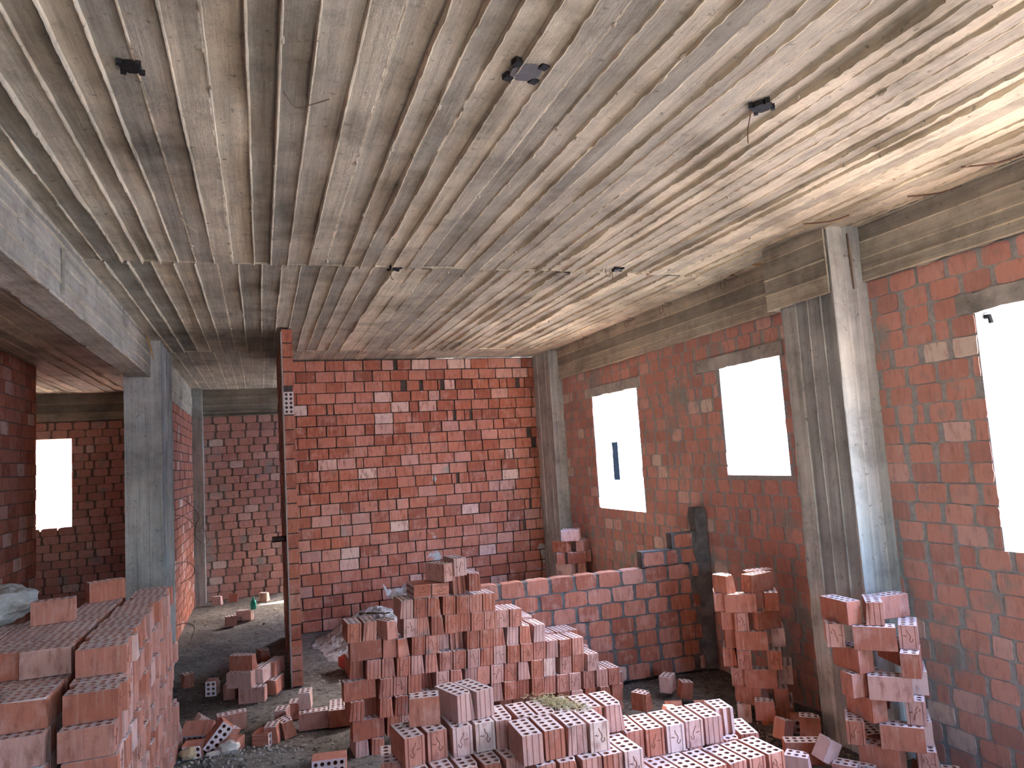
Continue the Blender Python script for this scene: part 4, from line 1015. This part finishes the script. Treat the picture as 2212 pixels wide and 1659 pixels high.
# pipe stub, metal strip, splinters
bm = bmesh.new(); tube(bm, [(0.075, 6.62, 1.19), (0.21, 6.62, 1.19)], 0.026, 12); tag(link_mesh('pipe_stub', bm, MPIPE), 'short dark pipe stub sticking out of the left side of the partition', 'pipe')
bm = bmesh.new(); box(bm, (0.190, 6.412, 0.0), (0.199, 6.425, 2.96)); box(bm, (0.186, 6.424, 0.0), (0.190, 6.46, 2.96))
tag(link_mesh('metal_strip', bm, MSTRIP), 'thin upright metal strip along the left front edge of the partition', 'strip')
bm = bmesh.new()
pts = [(-0.885, 6.75, 2.97), (-0.872, 6.86, 2.90), (-0.868, 6.98, 2.82)]
tube(bm, pts, 0.011, 4, taper=[1, 0.9, 0.5]); tube(bm, [(-0.88, 6.70, 2.985), (-0.875, 6.80, 2.92)], 0.006, 4)
tag(link_mesh('wood_splinter', bm, MWOOD), 'orange wood splinter stuck where the left beam meets the column', 'wood')
bm = bmesh.new(); tube(bm, [(3.22, 4.02, 2.975), (3.232, 3.90, 2.95)], 0.012, 4, taper=[0.6, 1]); tag(link_mesh('wood_splinter', bm, MWOOD), 'orange wood splinter under the ceiling beside the concrete haunch', 'wood')
bm = bmesh.new(); tube(bm, [(3.28, 3.24, 2.95), (3.285, 3.242, 2.80), (3.29, 3.244, 2.62)], 0.008, 4, taper=[.6, 1, .7]); tag(link_mesh('wood_splinter', bm, MDW), 'weathered wood sliver left in the joint on the wide column head', 'wood')
bm = bmesh.new(); box(bm, (-0.894, 3.985, 2.70), (-0.884, 4.0, 2.93), tint=0.3); tag(link_mesh('formwork_slat', bm, MCB), 'narrow upright formwork mark standing proud on the left beam', 'slat')
# sand heap, sacks, boards, stones
bm = bmesh.new(); n = 60
vs = []
for j in range(n + 1):
    row = []
    for i in range(n + 1):
        u_, v_ = i / n * 2 - 1, j / n * 2 - 1
        h = 0.25 * math.exp(-((u_ - 0.42) ** 2 * 4.2 + (v_ - 0.25) ** 2 * 5)) + 0.17 * math.exp(-((u_ + 0.1) ** 2 * 5 + (v_ - 0.45) ** 2 * 9)) + 0.10 * math.exp(-((u_ - 0.1) ** 2 * 2.5 + (v_ + 0.3) ** 2 * 4))
        h += 0.03 * noise.noise(Vector((u_ * 5, v_ * 5, 1))) * min(1, h * 9) + 0.022 * noise.noise(Vector((u_ * 17, v_ * 17, 2))) * min(1, h * 9)
        e = max(abs(u_), abs(v_)); h = h * max(0, min(1, (1 - e) * 5)) - 0.025
        row.append(bm.verts.new((u_ * 0.62, v_ * 0.78, h)))
    vs.append(row)
for j in range(n):
    for i in range(n): bm.faces.new([vs[j][i], vs[j][i + 1], vs[j + 1][i + 1], vs[j + 1][i]])
o = link_mesh('sand_heap', bm, MSAND); o.location = (0.93, 7.55, 0.0); tag(o, 'grey lumpy heap of sand and plaster against the back brick wall', 'sand heap'); o['kind'] = 'stuff'
def sheet(name, loc, sx, sy, amp, seed, mat, label, cat, rz=0, z=0.02, stand=0.0):
    bm = bmesh.new(); n = 16; vv = []
    for j in range(n + 1):
        vv.append([])
        for i in range(n + 1):
            u_, v_ = i / n - .5, j / n - .5
            h = amp * (noise.noise(Vector((u_ * 3 + seed, v_ * 3, 1))) + 0.5 * noise.noise(Vector((u_ * 8 + seed, v_ * 8, 1)))) + stand * (u_ * u_ + v_ * v_) * 4
            vv[-1].append(bm.verts.new((u_ * sx * (1 + 0.12 * noise.noise(Vector((v_ * 5, seed, 0)))), v_ * sy, z + h)))
    for j in range(n):
        for i in range(n): bm.faces.new([vv[j][i], vv[j][i + 1], vv[j + 1][i + 1], vv[j + 1][i]])
    bmesh.ops.solidify(bm, geom=bm.faces[:], thickness=0.003)
    o = link_mesh(name, bm, mat); o.location = loc; o.rotation_euler = (0, 0, rz); return tag(o, label, cat)
# filled red sack lying behind the stepped pile
g = empty('cement_sack', (0.86, 6.62, 0.0), 'filled red sack with pink printed top lying left of the stepped pile', 'sack', rz=0.25)
def pillow(sx, sy, sz, seed, zoff=0.0, top=False):
    bm = bmesh.new(); bmesh.ops.create_cube(bm, size=1); bmesh.ops.subdivide_edges(bm, edges=bm.edges[:], cuts=9, use_grid_fill=True)
    for v in bm.verts:
        x, y, z = v.co; e = max(0, 1 - (2 * max(abs(x), abs(y))) ** 4 * 0.55)
        v.co = Vector((x * sx, y * sy, z * sz * e)) ; v.co += Vector((0, 0, 1)) * 0.014 * noise.noise(Vector((x * 6 + seed, y * 6, z * 2)))
        v.co.z += sz * 0.45 + zoff
    return bm
link_mesh('sack_body', pillow(0.46, 0.34, 0.17, 3), MSACK, g, smooth=True)
bm = pillow(0.30, 0.22, 0.02, 5, 0.145); link_mesh('printed_panel', bm, MPINK, g, smooth=True)
sheet('torn_sack', (1.37, 8.0, 0.26), 0.26, 0.22, 0.05, 3, MPAPER, 'torn white paper sack standing crumpled at the back wall behind the pile', 'sack', 0.3, 0.05, 0.07)
sheet('torn_sack', (1.05, 7.62, 0.27), 0.34, 0.05, 0.02, 7, MDW, 'brown muddy strip of sacking across the sand heap', 'sack', -0.6, 0.0)
bm = bmesh.new(); box(bm, (-0.17, -0.035, -0.012), (0.17, 0.035, 0.012)); o = link_mesh('wooden_board', bm, MDW); o.location = (1.05, 7.25, 0.19); o.rotation_euler = (0.15, 0.25, -0.5); tag(o, 'dark short board leaning on the front of the sand heap', 'board')
tag(rock('stone', (-0.475, 5.17, 0.02), (0.10, 0.085, 0.07), MROCKY, 11), 'smooth yellowish stone on the floor beside the left stack', 'stone')
tag(rock('stone', (-0.235, 5.15, 0.01), (0.13, 0.10, 0.085), MROCK, 17), 'largest pale stone before the scattered brick row', 'stone')
tag(rock('stone', (-0.325, 5.15, 0.01), (0.09, 0.05, 0.04), MROCK, 23), 'flat pale stone between the yellow and the largest stone', 'stone')
# gravel and crumbs
bm = bmesh.new(); gr = random.Random(3)
def crumb(x, y, s, z=None):
    if x > 3.34 or (x > 3.08 and 3.2 < y < 3.74) or (-1.16 < x < -0.78 and 7 < y < 8) or (y > 6.75 and x > 0.3): return
    if z is None: z = floor_z(x, y)
    mm = Matrix.Translation((x, y, z + s * 0.25)) @ Matrix.Rotation(gr.uniform(0, 6), 4, Vector((gr.random(), gr.random(), gr.random() + .1))) @ Matrix.Diagonal((s, s * gr.uniform(.6, 1), s * gr.uniform(.4, .9), 1))
    r_ = bmesh.ops.create_icosphere(bm, subdivisions=1, radius=0.5, matrix=mm)
    for v in r_['verts']: v.co += Vector((gr.uniform(-1, 1), gr.uniform(-1, 1), gr.uniform(-1, 1))) * s * 0.09
for _ in range(520): crumb(gr.gauss(-0.2, 0.28), gr.gauss(5.06, 0.10), 0.006 + 0.022 * gr.random() ** 3)
for _ in range(350): crumb(gr.uniform(-0.5, 1.0), gr.uniform(4.6, 8.0), 0.005 + 0.013 * gr.random() ** 2)
for _ in range(160): crumb(gr.uniform(0.35, 0.9), gr.uniform(5.8, 7.2), 0.006 + 0.02 * gr.random() ** 2)
o = link_mesh('gravel', bm, plain_material('gravel_mixed', (0.16, 0.15, 0.14), (0.50, 0.48, 0.45), 9)); tag(o, 'scattered pale gravel and crumbs on the dusty floor', 'gravel'); o['kind'] = 'stuff'
bm = bmesh.new()
for _ in range(1500): crumb(gr.gauss(2.85, 0.28), gr.gauss(3.6, 0.38), gr.uniform(0.006, 0.03))
for _ in range(40): crumb(gr.uniform(-0.85, 0.15), gr.uniform(7, 11), gr.uniform(0.01, 0.04))
o = link_mesh('brick_rubble', bm, plain_material('rubble', (0.16, 0.15, 0.13), (0.36, 0.28, 0.22), 9)); tag(o, 'brownish rubble crumbs around the feet of the right-hand brick towers', 'rubble'); o['kind'] = 'stuff'
# ---- keep the 300 bricks that show largest; all the smaller and hidden ones become one object
bpy.context.view_layer.update()
dg = bpy.context.evaluated_depsgraph_get(); CP = Vector((0, 0, CAMZ))
def shown(o):
    mw = o.matrix_world; c = mw @ Vector((0, 0, BH / 2)); hit = tot = 0
    bb = [Vector(b) for b in o.bound_box]; lo = Vector((min(b.x for b in bb), min(b.y for b in bb), min(b.z for b in bb))); hi = Vector((max(b.x for b in bb), max(b.y for b in bb), max(b.z for b in bb)))
    area = 0
    for ax in range(3):
        for sd in (0, 1):
            nn = Vector((0, 0, 0)); nn[ax] = 1 if sd else -1; nw = (mw.to_3x3() @ nn).normalized()
            fc = (lo + hi) / 2; fc[ax] = (hi if sd else lo)[ax]; p = mw @ fc; d = CP - p
            if nw.dot(d) <= 0: continue
            b1, b2 = [q for q in range(3) if q != ax]; sz = (hi[b1] - lo[b1]) * (hi[b2] - lo[b2])
            h = 0
            for u_ in (-.8, -.4, 0.02, .4, .8):
                for v_ in (-.8, -.4, .03, .4, .8):
                    q = fc.copy(); q[b1] += u_ * (hi[b1] - lo[b1]) / 2; q[b2] += v_ * (hi[b2] - lo[b2]) / 2
                    w = mw @ q; r = w - CP; cz = r.dot(FWD)
                    if cz <= 0.05 or abs(r.dot(RIGHT) / cz) > 1106 / 1561.25 or abs(r.dot(DOWN) / cz) > 829.5 / 1561.25: continue
                    ok, loc, nor, idx, ob, mx = S.ray_cast(dg, CP, r.normalized(), distance=r.length - 0.006)
                    if not ok or (ob.name == o.name): h += 1
            area += h / 25 * sz * nw.dot(d.normalized()) / d.length_squared
    return area
vis = sorted(((shown(o), o) for o in ALLB), key=lambda q: -q[0])
for a_, o in vis[300:]:
    if a_ > 0 or True: REST.append((o.data, o.matrix_world.copy()))
    bpy.data.objects.remove(o)
rm = [MB, MBC, MHOLE, MSTAMP_SHADE, MBP]; bm = bmesh.new()
for src, mm in REST:
    k0 = len(bm.verts); f0 = len(bm.faces); bm.from_mesh(src); bm.verts.ensure_lookup_table(); bm.faces.ensure_lookup_table()
    for v in bm.verts[k0:]: v.co = mm @ v.co
    if src.materials[0] is MBP:
        for f in bm.faces[f0:]:
            if f.material_index == 0: f.material_index = 4
o = link_mesh('stacked_bricks', bm, rm); tag(o, 'smaller, farther and hidden red bricks filling the stacks, towers and heaps', 'bricks'); o['kind'] = 'stuff'
print('BRICKS', len(vis), 'visible', sum(1 for a_, o in vis if a_ > 0), 'cut', vis[299][0], vis[300][0])
